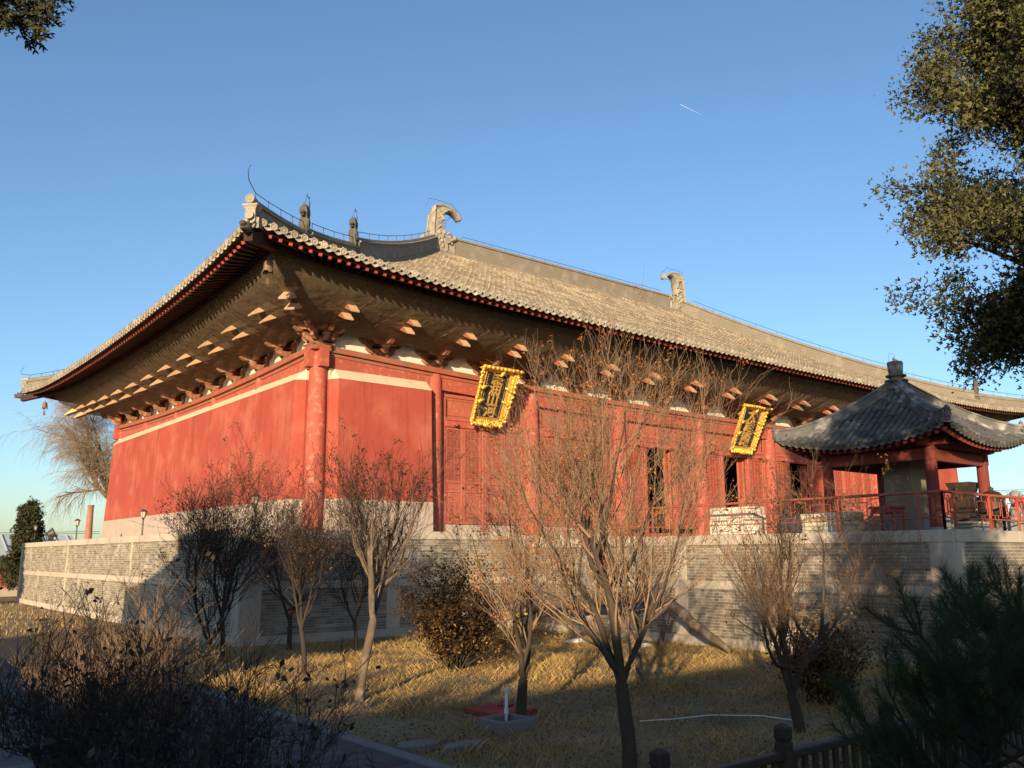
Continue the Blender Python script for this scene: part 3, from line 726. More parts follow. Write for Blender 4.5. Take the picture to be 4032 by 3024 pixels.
# ---- columns
def colmesh(h, r0=.36, r1=.31):
    mb = MB(); mb.lathe([(r0*1.0, 0), (r0, h*.3), (r0*.97, h*.6), (r1, h-.25), (r1*.93, h-.1), (r1*.8, h)], n=22); return mb.me('column', 'red_paint', True)
for x in CX:
    o = put('column', colmesh(hF(x)), hall, Matrix.Translation((x, 0, 0))); shade_auto(o, 50)
for y in CY[1:]:
    o = put('column', colmesh(hL(y)), hall, Matrix.Translation((0, y, 0))); shade_auto(o, 50)
for x in CX[1:]:
    put('column', colmesh(hF(x)), hall, Matrix.Translation((x, D, 0)))
for y in CY[1:-1]: put('column', colmesh(hL(y)), hall, Matrix.Translation((L, y, 0)))

# ---- architrave and plate, swept with the rise toward the corners
def beam(name, pts, w0, w1, z0, z1, m, ends=0):
    """pts: (x,y,h); box section from w0 to w1 across (outward negative), z relative to h"""
    mb = MB(); rings = []
    P = [V(*p) for p in pts]; d = P[-1]-P[0]; d[2] = 0; d /= np.linalg.norm(d); n = V(d[1], -d[0], 0)
    P[0] = P[0]-d*ends; P[-1] = P[-1]+d*ends
    for p in P:
        rings.append([tuple(p+n*w0+V(0, 0, z0)), tuple(p+n*w1+V(0, 0, z0)), tuple(p+n*w1+V(0, 0, z1)), tuple(p+n*w0+V(0, 0, z1))])
    mb.loft(rings); return mb.build(name, m, hall)
FP = [(L*k/36, 0, hF(L*k/36)) for k in range(37)]; LP = [(0, D-D*k/20, hL(D-D*k/20)) for k in range(21)]
BP = [(L-L*k/12, D, hF(L*k/12)) for k in range(13)]; RP = [(L, D*k/8, hL(D*k/8)) for k in range(9)]
for pts in (FP, LP, BP, RP):
    beam('plate_beam', pts, -.30, .34, .0, .2, 'wood_red_old', .42)
    beam('architrave', pts, -.17, .17, -.62, -.01, 'red_paint', .5)
    beam('rail_moulding', pts, .17, .215, -.14, -.02, 'wood_red_old', 0)

# ---- bracket sets, plaster panels, eave purlin
def wedge_beak():
    mb = MB(); w = .12
    # flat-cut beak: sloping top, slanting cut to a thin tip
    P = [(.55, .30), (.55, .06), (-.02, -.16), (-.34, -.285), (-.36, -.26), (-.02, .02)]
    mb.prism(P, lambda p, s: ((w if s else -w), p[0], p[1]), 0)
    mb.m = [0, 1]+[1]*len(P)  # tan faces paint in the sunlit tone, one cheek stays red-brown
    mb.v = [(x*1.45, y*1.3, z*1.55) for x, y, z in mb.v]
    return mb.me('beak', ['wood_red_old', 'beak_tan'])
beakM = wedge_beak()
def bracket_mesh(k=1.0):
    mb = MB(); 
    mb.loft([[(-a, -a, z), (a, -a, z), (a, a, z), (-a, a, z)] for a, z in ((.19, 0), (.27, .12), (.27, .26))])
    def arm_y(y0, y1, z, t=.09, h=.2):
        mb.prism([(y1, z), (y0+.16, z), (y0, z+h*.55), (y0, z+h), (y1, z+h)], lambda p, s: (t if s else -t, p[0], p[1]))
    def arm_x(a, y, z, t=.085, h=.19):
        mb.prism([(-a+.14, z), (a-.14, z), (a, z+h*.55), (a, z+h), (-a, z+h), (-a, z+h*.55)], lambda p, s: (p[0], y+(t if s else -t), p[1]))
    def dou(x, y, z, a=.13):
        mb.loft([[(x-q, y-q, zz), (x+q, y-q, zz), (x+q, y+q, zz), (x-q, y+q, zz)] for q, zz in ((a*.7, z), (a, z+.06), (a, z+.13))])
    arm_y(-.55, .5, .14); dou(0, -.48, .34); arm_y(-1.02, .5, .44); dou(0, -.95, .64)
    arm_x(.62, 0, .14); [dou(x, 0, .33) for x in (-.52, .52)]; arm_x(.92, 0, .45); [dou(x, 0, .64) for x in (-.8, .8)]
    arm_x(.55, -.48, .46); [dou(x, -.48, .65) for x in (-.45, .45)]; arm_x(.85, -.48, .77); [dou(x, -.48, .95) for x in (-.75, .75)]
    arm_x(.6, -.95, .77); [dou(x, -.95, .96) for x in (-.5, .5)]; arm_x(.85, -.95, 1.08); [dou(x, -.95, 1.26) for x in (-.75, .75)]
    arm_x(.55, -1.45, .98); [dou(x, -1.45, 1.16) for x in (-.45, .45)]; arm_x(.5, -1.9, 1.22); [dou(x, -1.9, 1.4) for x in (-.4, 0, .4)]
    for yy, zz in ((-1.2, 1.05), (-1.6, 1.28)):
        mb.prism([(0.4, zz+.8), (.4, zz+.55), (yy, zz-.02), (yy, zz+.2)], lambda p, s: (.1 if s else -.1, p[0], p[1]))
    return mb.me('bracket_set', 'wood_brown')
brM = bracket_mesh()
def place_set(x, y, z, ang, sc=1.0, corner=False):
    mw = Matrix.Translation((x, y, z)) @ Matrix.Rotation(ang, 4, 'Z') @ Matrix.Diagonal((1, sc, 1, 1))
    o = put('bracket_set', brM, hall, mw)
    for yy, zz in ((-1.78, 1.14), (-2.2, 1.33)):
        put('beak', beakM, o, Matrix.Translation((0, yy, zz-.18)))
    return o
fx = []
for i in range(9): fx += [CX[i], (CX[i]+CX[i+1])/2]
fx += [L]
for x in fx[1:-1]: place_set(x, 0, hF(x)+.2, 0)
ly = []
for i in range(5): ly += [CY[i], (CY[i]+CY[i+1])/2]
for y in ly[1:]: place_set(0, y, hL(y)+.2, -math.pi/2)
for (x, y, a) in ((0, 0, -math.pi/4), (0, D, -3*math.pi/4), (L, 0, math.pi/4)):
    h = hF(x)+.2
    place_set(x, y, h, a, 1.38)
    if x == 0: place_set(x, y, h, -math.pi/2)
    if y == 0: place_set(x, y, h, 0)
    # the crossing heads of architrave and plate already stick out; a small cloud-cut block over the column
    mb = MB(); mb.bbox(-.45, .45, -.45, .45, -.02, .06, .03); mb.build('corner_block', 'wood_brown', hall, mw=Matrix.Translation((x, y, h)))
for i in range(len(fx)-1):
    x0, x1 = fx[i]+.33, fx[i+1]-.33; h = hF((x0+x1)/2)+.19
    mb = MB(); mb.bbox(x0, x1, -.02, .06, h, h+.85, .03); mb.build('plaster_panel', 'white_plaster', hall)
yy = ly+[D]
for i in range(len(yy)-1):
    y0, y1 = yy[i]+.33, yy[i+1]-.33; h = hL((y0+y1)/2)+.19
    mb = MB(); mb.bbox(-.02, .06, y0, y1, h, h+.85, .03); mb.build('plaster_panel', 'white_plaster', hall)
    # wall of boards above the panels closes the hall
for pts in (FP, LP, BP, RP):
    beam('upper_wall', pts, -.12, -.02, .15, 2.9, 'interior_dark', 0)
PF = [(-2.0+(L+4)*k/40, -2.0, 0) for k in range(41)]
def purlin(pts):
    mb = MB(); mb.tube([(x, y, rz(x, y)-.55) for x, y, _ in pts], .15, 8); mb.build('eave_purlin', 'rafter_dark', hall)
purlin(PF); purlin([(-2.0, -2.0+(D+4)*k/24, 0) for k in range(25)])

# ---- bird net slung from the rafters to the plate
NP = [(.28, 0), (1.0, .03), (1.6, .13), (2.0, .27), (2.4, .46), (2.75, .64), (3.0, .79), (3.15, .96), (3.27, 1.2)]   # (outward, share of the rise from plate to eave)
def net_pt(kind, a, j):
    o, s = NP[j]; LL = L if kind == 'front' else D; c = min(max(a, 0), LL)
    zb = (hF(c) if kind == 'front' else hL(c))+.80; zt = EZ+lift(0, min(a+E, LL+E-a))-.29
    z = zb+(zt-zb)*s-.055*abs(math.sin(math.pi*(a-.4-1.2*(j/(len(NP)-1)-.5)*(1 if kind == 'front' else -1))/1.3))*math.sin(math.pi*min(1, .15+s*.75))
    return (a, -o, z) if kind == 'front' else (-o, a, z)
def net(kind):
    LL = L if kind == 'front' else D; n = 330 if kind == 'front' else 190; vs = []; fs = []; m = len(NP)
    for i in range(n+1):
        for j in range(m):
            o = NP[j][0]; a = -o+(LL+2*o)*i/n; vs.append(net_pt(kind, a, j))
    for i in range(n):
        for j in range(m-1): fs.append((i*m+j, (i+1)*m+j, (i+1)*m+j+1, i*m+j+1))
    ob = put('bird_net', mesh_np('bird_net', vs, fs, 'net', smooth=True), hall)
    mb = MB(); k = int(LL/1.3)
    for i in range(k):
        a = .4+i*1.3; tw = 1.2
        mb.tube([Vector(net_pt(kind, a+tw*(j/(m-1)-.5)*(1 if kind == 'front' else -1), j))+Vector((-.012 if kind != 'front' else 0, -.012 if kind == 'front' else 0, -.01)) for j in range(0, m-1)], .007, 4)
    mb.build('net_seam', 'wood_brown', ob, kind='stuff')
net('front'); net('left')

# ---- walls
def wall_loft(ringfn, lv, m, name):
    mb = MB(); mb.loft([[(x, y, z) for x, y in ringfn(o)] for z, o in lv]); return mb.build(name, m, hall)
fw = lambda o: [(.31, -.30), (.52, -o), (4.5, -o), (4.5, .28), (.31, .28)]
fwr = lambda o: [(L-x, y) for x, y in fw(o)][::-1]
lw = lambda o: [(-.30, .31), (.28, .31), (.28, D-.31), (-.30, D-.31), (-o, D-.52), (-o, .52)]
rw = lambda o: [(L-x, y) for x, y in lw(o)][::-1]
bw = lambda o: [(.4, D+o), (.4, D-.28), (L-.4, D-.28), (L-.4, D+o)]
for fn in (fw, fwr, lw, rw, bw):
    wl = wall_loft(fn, [(1.25, .80), (3.4, .70), (5.56, .62)], 'red_wall', 'wall')
    sk = wall_loft(fn, [(-.02, .87), (1.25, .83)], 'skirt_stone', 'wall_skirt')
    cp = wall_loft(fn, [(5.56, .64), (5.59, .645), (5.97, .22)], 'cap_plaster', 'wall_coping')
# corner pier behind the corner column so that no light leaks
for x, y in ((.1, .1), (.1, D-.1), (L-.1, .1)):
    mb = MB(); mb.box(x-.28, x+.28, y-.28, y+.28, 0, 6.0); mb.build('corner_pier', 'red_wall', hall)

# ---- door bays
def leaf_mesh(w, h):
    """door leaf: stiles, rails, carved panels; origin lower left, front toward -y"""
    mb = MB(); st = .10; zl = 1.65; zm = 1.28; zk = .30
    for x0 in (0, w-st): mb.bbox(x0, x0+st, -.05, .05, 0, h, .012)
    for z0, z1 in ((0, .09), (zk-.045, zk+.045), (zm-.05, zm+.05), (zl-.05, zl+.05), (h-.1, h)): mb.bbox(st, w-st, -.045, .045, z0, z1, .012)
    mb.box(st, w-st, -.005, .02, .05, zl, 1)
    def raised(x0, x1, z0, z1, c, t=.018):
        P = [(x0+c, z0), (x1-c, z0), (x1-c, z0+c*.5), (x1, z0+c), (x1, z1-c), (x1-c, z1-c*.5), (x1-c, z1), (x0+c, z1), (x0+c, z1-c*.5), (x0, z1-c), (x0, z0+c), (x0+c, z0+c*.5)]
        mb.tube([(a, -.012, z) for a, z in P+[P[0]]], t*.55, 5, 1)
    raised(st+.05, w-st-.05, .125, .22, .03); raised(st+.05, w-st-.05, zk+.1, zm-.12, .06); raised(st+.05, w-st-.05, zm+.09, zl-.09, .04)
    cx = w/2; z = zk+.3
    for s in (-1, 1): mb.tube([(cx, -.01, z+.34), (cx+s*.05, -.014, z+.24), (cx+s*.14, -.014, z+.2), (cx+s*.19, -.014, z+.1), (cx+s*.12, -.014, z+.04), (cx+s*.06, -.014, z+.1), (cx+s*.1, -.014, z+.14)], .012, 5, 1)
    return mb.me('door_leaf', ['red_door', 'red_door'])
def lattice_mesh(w, h, close=True):
    mb = MB(); st = .10; z0 = 1.70; z1 = h-.1; n = 10
    if close:
        for i in range(n):
            x = st+(w-2*st)*(i+.5)/n; mb.box(x-.014, x+.014, -.03, -.002, z0, z1)
        for f in (.13, .36, .49, .62, .86): z = z1-(z1-z0)*f; mb.box(st, w-st, -.034, -.004, z-.014, z+.014)
    else:
        for i in range(4):
            x = st+(w-2*st)*(i+.5)/4; mb.box(x-.012, x+.012, -.03, -.002, z0, z1)
        for k in range(8): z = z0+(z1-z0)*(k+.5)/8; mb.box(st, w-st, -.034, -.004, z-.013, z+.013)
    mb.box(st, w-st, .012, .03, z0, z1, 1)
    return mb.me('lattice', ['red_door', 'rafter_red'])
ZS, ZT = .50, 4.32       # leaf bottom and top
def leaf(x0, w, ang=0, close=True, y=.05, hinge=0):
    lm = leaf_mesh(w, ZT-ZS); la = lattice_mesh(w, ZT-ZS, close)
    mw = Matrix.Translation((x0, y, ZS)) @ Matrix.Rotation(ang, 4, 'Z')
    o = put('door_leaf', lm, hall, mw); put('lattice', la, o)
    mb = MB(); mb.tube([(w-.05, -.05, 1.45), (w-.05, -.09, 1.45)], .02, 6); mb.lathe([(.035, -.05), (.04, 0), (.02, .03)], (w-.05, -.09, 1.43), 8)
    if close: put('door_knob', mb.me('door_knob', 'bronze'), o)
for bi in range(1, 8):
    xa, xb = CX[bi]+.34, CX[bi+1]-.34; W = xb-xa; op = bi in (3, 4, 5)
    fr = MB(); y0, y1 = -.04, .2
    fr.bbox(xa-.06, xa+.24, y0, y1, -.02, 5.5, .015); fr.bbox(xb-.24, xb+.06, y0, y1, -.02, 5.5, .015)
    fr.bbox(xa+.24, xb-.24, y0-.02, y1, ZT+.003, ZT+.26, .02)
    fr.bbox(xa+.24, xb-.24, y0-.045, y1-.05, ZT+.262, ZT+.32, .01)
    door = fr.build('door_frame', 'red_paint', hall)
    # threshold: low wall of stone under the leaves, wood sill where the door is open
    mb = MB(); 
    if op: mb.bbox(xa+.24, xb-.24, .0, .18, -.02, .28, .01); mb.build('door_sill', 'red_paint', door)
    else: mb.bbox(xa+.24, xb-.24, .02, .18, -.02, ZS-.02, .01); mb.build('door_sill', 'skirt_stone', door)
    # pins
    for k in range(4):
        x = xa+W*(.14+.24*k); mb = MB(); mb.prism([(.09*math.cos(a), .09*math.sin(a)) for a in [math.pi/6+math.pi/3*i for i in range(6)]], lambda p, s: (x+p[0], y0-.02-(.19 if s else 0), ZT+.11+p[1])); mb.build('door_pin', 'red_paint', door)
    # panels over the door
    zt = 5.86; z0 = ZT+.33
    mb = MB(); mb.box(xa-.05, xb+.05, .08, .14, z0-.02, hF((xa+xb)/2)-.3); mb.build('over_panel', 'red_door', door)
    xs = [xa-.02, xa+.24, xa+W*.5-.12, xa+W*.5+.12, xb-.24, xb+.02]
    mb = MB()
    for i in range(0, 6, 2): mb.bbox(xs[i], xs[i+1], .02, .09, z0, hF((xa+xb)/2)-.45, .012)
    for i in (1, 3):
        a, c = xs[i], xs[i+1]
        mb.bbox(a, c, .03, .085, z0, z0+.09, .01); mb.bbox(a+.09, c-.09, .05, .085, z0+.14, z0+.18, .008); mb.bbox(a+.09, c-.09, .05, .085, 5.42, 5.46, .008); mb.bbox(a, c, .03, .085, 5.52, 5.66, .01)
        for q in (a+.05, c-.09): mb.bbox(q, q+.04, .05, .085, z0+.14, 5.46, .008)
    mb.build('panel_frame', 'red_door', door)
    lw_ = (W-.48-.24)/4
    if not op:
        mb = MB(); mb.bbox(xa+W/2-.12, xa+W/2+.12, y0, y1, -.02, ZT, .015); mb.build('door_post', 'red_paint', door)
        for k in range(4):
            leaf(xa+.24+lw_*k+(.24 if k > 1 else 0), lw_-.012, close=(bi < 6))
    else:
        lf = W*.215
        ol, orr = xa+.24+lf+.16, xb-.24-lf-.3
        for q in (ol-.16, orr): 
            mb = MB(); mb.bbox(q, q+.16, y0, y1, -.02, ZT, .015); mb.build('door_post', 'red_paint', door)
        leaf(xa+.24, lf-.01, close=False); leaf(orr+.17, xb-.24-orr-.18, close=False)
        # leaf standing open, turned inward at the right jamb
        leaf(orr-.02, (orr-ol)*.2, R(100), False, .22)
        if bi == 4:
            mb = MB(); mb.bbox(ol+.95, ol+1.2, .9, 1.0, 0, 2.3, .02); mb.build('notice_board', 'sign_tan', door)
# dark interior: floor paving seen through the doors and inner columns
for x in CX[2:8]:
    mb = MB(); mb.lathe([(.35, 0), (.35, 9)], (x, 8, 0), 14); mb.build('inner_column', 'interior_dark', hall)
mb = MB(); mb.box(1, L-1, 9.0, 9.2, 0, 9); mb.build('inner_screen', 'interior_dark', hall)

# ---- wind bells under the corner beams (things of their own)
def bell(p, label):
    t = thing('wind_bell', label, 'wind bell', p, 'wind bells under the hall eaves'); n = 12
    mb = MB()
    rings = []
    for r, z, sc in ((.03, 0, 0), (.10, -.03, 0), (.13, -.10, 0), (.145, -.28, 0), (.17, -.40, .035), (.155, -.39, .035), (.13, -.28, 0), (.11, -.1, 0)):
        rings.append([(r*math.cos(2*math.pi*k/n), r*math.sin(2*math.pi*k/n), z+(sc if k % 3 else -sc)) for k in range(n)])
    mb.loft(rings); mb.tube([(0, 0, -.02), (0, 0, .1)], .015, 5); mb.build('bell_body', 'bell_bronze', t)
    mb = MB(); mb.tube([(.07*math.cos(a), 0, -.47+.07*math.sin(a)) for a in np.linspace(0, 6.28, 13)], .01, 5); mb.tube([(0, 0, -.1), (0, 0, -.40)], .008, 4); mb.build('ring', 'iron', t)
    mb = MB(); mb.prism([(-.02, -.55), (.02, -.55), (.05, -.6), (.055, -.72), (.1, -.78), (.04, -.75), (0, -.8), (-.04, -.75), (-.1, -.78), (-.055, -.72), (-.05, -.6)], lambda p, s: (p[0], .008 if s else -.008, p[1])); mb.build('clapper_plate', 'bell_bronze', t)
bell((-3.55, -3.55, hip_pt(.05).z-.93), 'bronze wind bell hanging under the near corner of the big eaves')
bell((-3.6, D+3.6, hip_pt(.05).z-.93), 'small dark wind bell under the far left corner of the eaves')
bell((L+3.5, -3.5, hip_pt(.05).z-.93), 'small wind bell under the far right corner of the eaves')

# ---- name boards: tilted, carved gold frame, black field, gold characters
def text_mesh(ch, size):
    cu = bpy.data.curves.new('t', 'FONT'); cu.body = ch; cu.size = size; cu.extrude = .012; cu.align_x = 'CENTER'; cu.align_y = 'CENTER'; cu.offset = .016*size
    o = bpy.data.objects.new('t', cu); COL.objects.link(o); dg = bpy.context.evaluated_depsgraph_get()
    me = bpy.data.meshes.new_from_object(o.evaluated_get(dg)); bpy.data.objects.remove(o); bpy.data.curves.remove(cu)
    me.materials.clear(); me.materials.append(MATS['gold_smooth']); me.name = 'character'; return me
def plaque(xc, zb, H, W, tilt, chars, csize, label, small=True, seed=1):
    rg = random.Random(seed)
    t = thing('name_board', label, 'name board', (xc, -.42, zb), 'gilded name boards over the doors'); t.rotation_euler = (tilt, 0, 0)
    iw, i0, i1 = W/2-.24, .34, H-.34
    mb = MB(); mb.bbox(-W/2+.05, W/2-.05, 0, .08, .1, H-.1, .01); mb.build('backing', 'gold_smooth', t)
    mb = MB(); mb.bbox(-iw, iw, -.04, 0, i0, i1, .004); mb.build('field', 'lacquer', t)
    mb = MB()
    for a in (.0, .05):
        for q in ((-iw-.07+a, -iw-.035+a, i0-.07, i1+.07), (iw+.035-a, iw+.07-a, i0-.07, i1+.07)): mb.bbox(q[0], q[1], -.09+a*.6, 0, q[2], q[3], .008)
        for q in ((i0-.07+a, i0-.035+a), (i1+.035-a, i1+.07-a)): mb.bbox(-iw-.03+a, iw+.03-a, -.088+a*.6, 0, q[0], q[1], .008)
    mb.build('inner_frame', 'gold_smooth', t)
    # carved border: splayed boards crowded with scrolls
    def border(name, p, q, out, depth, wide):
        mb = MB(); p = Vector(p); q = Vector(q); d = q-p; n = max(8, int(d.length/.10)); out = Vector(out)
        fl = .55 if name == 'side_border' else 0; w0 = wide
        mb.loft([[tuple(p+d*k+out*0+Vector((0, 0, 0))), tuple(p+d*k+out*(w0*(.8+fl*k))+Vector((0, -depth, 0))), tuple(p+d*k+out*(w0*(.8+fl*k))+Vector((0, -depth+.05, 0))), tuple(p+d*k+Vector((0, .06, 0)))] for k in (0, .25, .5, .75, 1)])
        for i in range(n):
            wide = w0*(.8+fl*i/n)
            for j in range(3):
                c = p+d*((i+.5+rg.uniform(-.3, .3))/n)+out*(wide*(j+.5)/3)+Vector((0, -depth*(j+.5)/3-.015, 0)); r = rg.uniform(.035, .065)
                mb.sphere(tuple(c), (r, r*.8, r*rg.uniform(.8, 1.3)), 6, 4)
            if i % 2 == 0:
                c = p+d*((i+.5)/n)+out*(wide*rg.uniform(.92, 1.12))+Vector((0, -depth, 0)); mb.sphere(tuple(c), (.07, .05, .07), 7, 4)
        return mb.build(name, 'gold', t, smooth=True)
    border('side_border', (-iw-.07, 0, i0-.1), (-iw-.07, 0, i1+.1), (-1, 0, 0), .17, .20); border('side_border', (iw+.07, 0, i0-.1), (iw+.07, 0, i1+.1), (1, 0, 0), .17, .20)
    border('foot_border', (-W/2+.02, 0, i0-.08), (W/2-.02, 0, i0-.08), (0, 0, -1), .12, .26); border('head_border', (-W/2-.16, 0, i1+.09), (W/2+.22, 0, i1+.09), (0, 0, 1), .30, .16)
    for nm, kn in (('foot_knot', ((0, .10, .12), (.1, .05, .09), (-.1, .06, .09))), ('head_knot', ((.12, H-.28, .09), (.08, H-.36, .07), (.03, H-.42, .05)))):
        mb = MB(); [mb.sphere((x, -.17, z), (r, .08, r), 8, 5) for x, z, r in kn]; mb.build(nm, 'gold', t, smooth=True)
    for s in (-1, 1):      # side clasps reaching over the field
        for z in (H*.40, H*.62):
            mb = MB(); mb.tube([(s*(iw+.12), -.16, z), (s*(iw+.0), -.14, z+.03), (s*(iw-.15), -.10, z+.07)], [.07, .06, .035], 6); mb.sphere((s*(iw+.12), -.17, z-.02), .08, 7, 4)
            mb.build('clasp', 'gold', t, smooth=True)
    n = len(chars); step = (i1-i0-.1)/n
    for k, ch in enumerate(chars):
        me = text_mesh(ch, csize); o = put('character', me, t, Matrix.Translation((.0, -.055, i1-.05-step*(k+.5))) @ Matrix.Rotation(R(90), 4, 'X') @ Matrix.Diagonal((1, 1.02, 1, 1)))
    if small:
        # two columns of tiny gilt characters, too small to read
        mb = MB()
        for x, z0, z1, m in ((iw-.09, i0+.04, i1-.22, 22), (-iw+.09, i0+.04, i1-.08, 20)):
            for i in range(m):
                if x < 0 and i in (3, 4, 5, 6): continue
                z = z0+(z1-z0)*(i+.5)/m
                for k in range(3): mb.bbox(x-.028+rg.uniform(0, .01), x+.028-rg.uniform(0, .014), -.048, -.038, z-.026+k*.02, z-.018+k*.02, .002)
                mb.bbox(x-.004+rg.uniform(-.014, .014), x+.004+rg.uniform(0, .014), -.049, -.038, z-.03, z+.03, .002)
        mb.build('inscription', 'gold_smooth', t)
    return t
plaque(7.25, 4.46, 2.58, 1.66, R(24), '慈润山河', .60, 'gilded name board with four gold characters on black, nearest the corner')
plaque(23.9, 4.50, 2.72, 1.80, R(25), '大雄殿', .80, 'gilded name board with three gold characters over the middle doors', small=False, seed=7)

# ================================================================== PAVILION ON THE TERRACE
PVX, PVY = 9.75, -16.45
pav = thing('stele_pavilion', 'small square pavilion with dark tiled pyramid roof on four red columns', 'pavilion', (PVX, PVY, TZ))
PVI = Matrix.Translation((-PVX, -PVY, -TZ))
PA, PZE, PRISE = 2.36, 2.08, 1.86
def pprof(d): t = d/PA; return PZE+PRISE*(.82*t+.18*t*t)
def plift(d, c): return .36*max(0, 1-c/PA)**2*max(0, 1-d/PA)
def ppt(side, a, d):
    """side 0..3, a along the eave -PA..PA, d inward; world coordinates"""
    z = pprof(d)+plift(d, PA-abs(a)); x, y = ((a, -PA+d), (-PA+d, -a), (-a, PA-d), (PA-d, a))[side]
    return (PVX+x, PVY+y, z)
mb = MB()
for s in range(4):
    n = 12; m = 6; o = len(mb.v); vs = []; fs = []
    for j in range(m+1):
        d = PA*j/m*.999
        for i in range(n+1): a = (PA-d)*(2*i/n-1); vs.append(tuple(V(*ppt(s, a, d))-V(PVX, PVY, TZ)-V(0, 0, .015)))
    for j in range(m):
        for i in range(n): k = j*(n+1)+i; fs.append((k, k+1, k+n+2, k+n+1))
    mb.add(vs, fs, 0); mb.add([(x, y, z-.08) for x, y, z in vs], [f[::-1] for f in fs], 1)
proof = mb.build('roof', ['pav_ridge', 'rafter_dark'], pav, smooth=True)
PTS, PTL = .205, .27
prow = {}
for s in range(4):
    rows = []; n = int(2*PA/PTS)
    for i in range(n):
        a = -PA+(i+.5)*2*PA/n; dm = PA-abs(a); k = max(1, int((dm-.12)/PTL)); rows.append([ppt(s, a, j*PTL) for j in range(k+1)])
    prow[s] = rows
tiles(prow, proof, 1, .84, ['pav_tile', 'pav_tile'], PVI, nind=300, seed=4)
def small(me_fn, sc, name, m):
    src = me_fn; me = src.copy(); me.transform(Matrix.Diagonal((sc, sc, sc, 1))); me.materials.clear(); me.materials.append(MATS[m]); me.name = name; return me
pcap, pdrip = small(capM, .66, 'eave_tile_end', 'pav_tile'), small(dripM, .66, 'drip_tile', 'pav_tile')
prafs = {}
def praf(l):
    k = round(l*5)/5
    if k not in prafs: mb = MB(); mb.bbox(-.035, .035, 0, max(.12, k), -.045, .045, .004); prafs[k] = mb.me('rafter', 'pav_red')
    return prafs[k]
INW = (V(0, 1, 0), V(1, 0, 0), V(0, -1, 0), V(-1, 0, 0))
for s in range(4):
    rows = prow[s]; N = len(rows)
    for i, pts in enumerate(rows):
        p = V(*pts[0]); q = V(*ppt(s, -PA+(i+.5)*2*PA/N, .25)); yd = q-p; pa = V(*rows[max(i-1, 0)][0]); pb = V(*rows[min(i+1, N-1)][0]); x = pb-pa
        x /= np.linalg.norm(x); 
        if np.cross(x, yd)[2] < 0: x = -x
        yv = yd-x*np.dot(yd, x); yv /= np.linalg.norm(yv); z = np.cross(x, yv)
        put('eave_tile_end', pcap, proof, PVI @ basis(p+V(0, 0, .01), x, yv, z))
        if i < N-1: put('drip_tile', pdrip, proof, PVI @ basis((p+V(*rows[i+1][0]))/2, x, yv, z))
        put('rafter', praf(min(1.0, max(.12, (PA-abs(-PA+(i+.5)*2*PA/N))*.8))), proof, PVI @ basis(p+INW[s]*.08+V(0, 0, -.15), x, yv, z))
    mb = MB(); vs = [V(*r[0])+INW[s]*.05-V(PVX, PVY, TZ) for r in rows]
    mb.loft([[tuple(v+V(0, 0, -.03)), tuple(v+V(0, 0, -.09)), tuple(v+INW[s]*.05+V(0, 0, -.09)), tuple(v+INW[s]*.05+V(0, 0, -.03))] for v in vs]); mb.build('eave_board', 'pav_red', proof)
for s in range(4):
    path = [Vector(tuple(V(*ppt(s, -(PA-d), d))-V(PVX, PVY, TZ))) for d in [PA*k/9 for k in range(10)]]
    path[0] = path[0]+Vector((path[0].x, path[0].y, 0)).normalized()*.10+Vector((0, 0, .03)); path[-1] = path[-1]*1.0
    rg = sweep('hip_ridge', path[::-1], lambda t: [(w*.5, h*.30) for w, h in ridge_prof(.95, .2)], 'pav_ridge', pav)
    e = path[0]; out = Vector((e.x, e.y, 0)).normalized(); sx = Vector((-out.y, out.x, 0)); mb = MB()
    mb.lathe([(.075, 0), (.075, .12), (.06, .14), (.06, .17), (.08, .19), (.08, .24), (.03, .3)], (0, 0, 0), 10); mb.bbox(-.07, .07, -.25, .03, -.08, .12, .02)
    mb.build('ridge_end', 'pav_tile', pav, mw=basis(e+Vector((0, 0, .04)), sx, out, (0, 0, 1)))
mb = MB(); mb.lathe([(.34, 0), (.34, .08), (.27, .12), (.20, .13), (.20, .22), (.31, .24), (.31, .29), (.19, .30), (.19, .37), (.27, .39), (.28, .43), (.20, .46), (.185, .48), (.20, .60), (.215, .78), (.20, .82), (.02, .84)], (0, 0, PZE+PRISE-TZ-.14), 18)
fo = mb.build('finial', 'pav_ridge', pav); shade_auto(fo, 40)
for x in (-1.45, 1.45):
    for y in (-1.45, 1.45):
        mb = MB(); mb.lathe([(.22, -.01), (.23, .06), (.2, .12), (.15, .13)], (x, y, 0), 14); bs = mb.build('column_base', 'stone_grey', pav, smooth=False)
        mb = MB(); mb.lathe([(.15, .12), (.15, 1.2), (.142, 2.25)], (x, y, 0), 18); c_ = mb.build('column', 'pav_red', pav); shade_auto(c_, 50)
for k, (dx, dy) in enumerate(((0, -1.45), (-1.45, 0), (0, 1.45), (1.45, 0))):
    mb = MB()
    if dx == 0: mb.bbox(-1.6, 1.6, dy-.09, dy+.09, 1.80, 2.10, .01)
    else: mb.bbox(dx-.09, dx+.09, -1.6, 1.6, 1.83, 2.13, .01)
    mb.build('tie_beam', 'pav_red', pav)
    mb = MB()
    if dx == 0: mb.bbox(-1.9, 1.9, dy-.1, dy+.1, 2.16, 2.38, .01)
    else: mb.bbox(dx-.1, dx+.1, -1.9, 1.9, 2.18, 2.40, .01)
    mb.build('wall_plate', 'pav_red', pav)

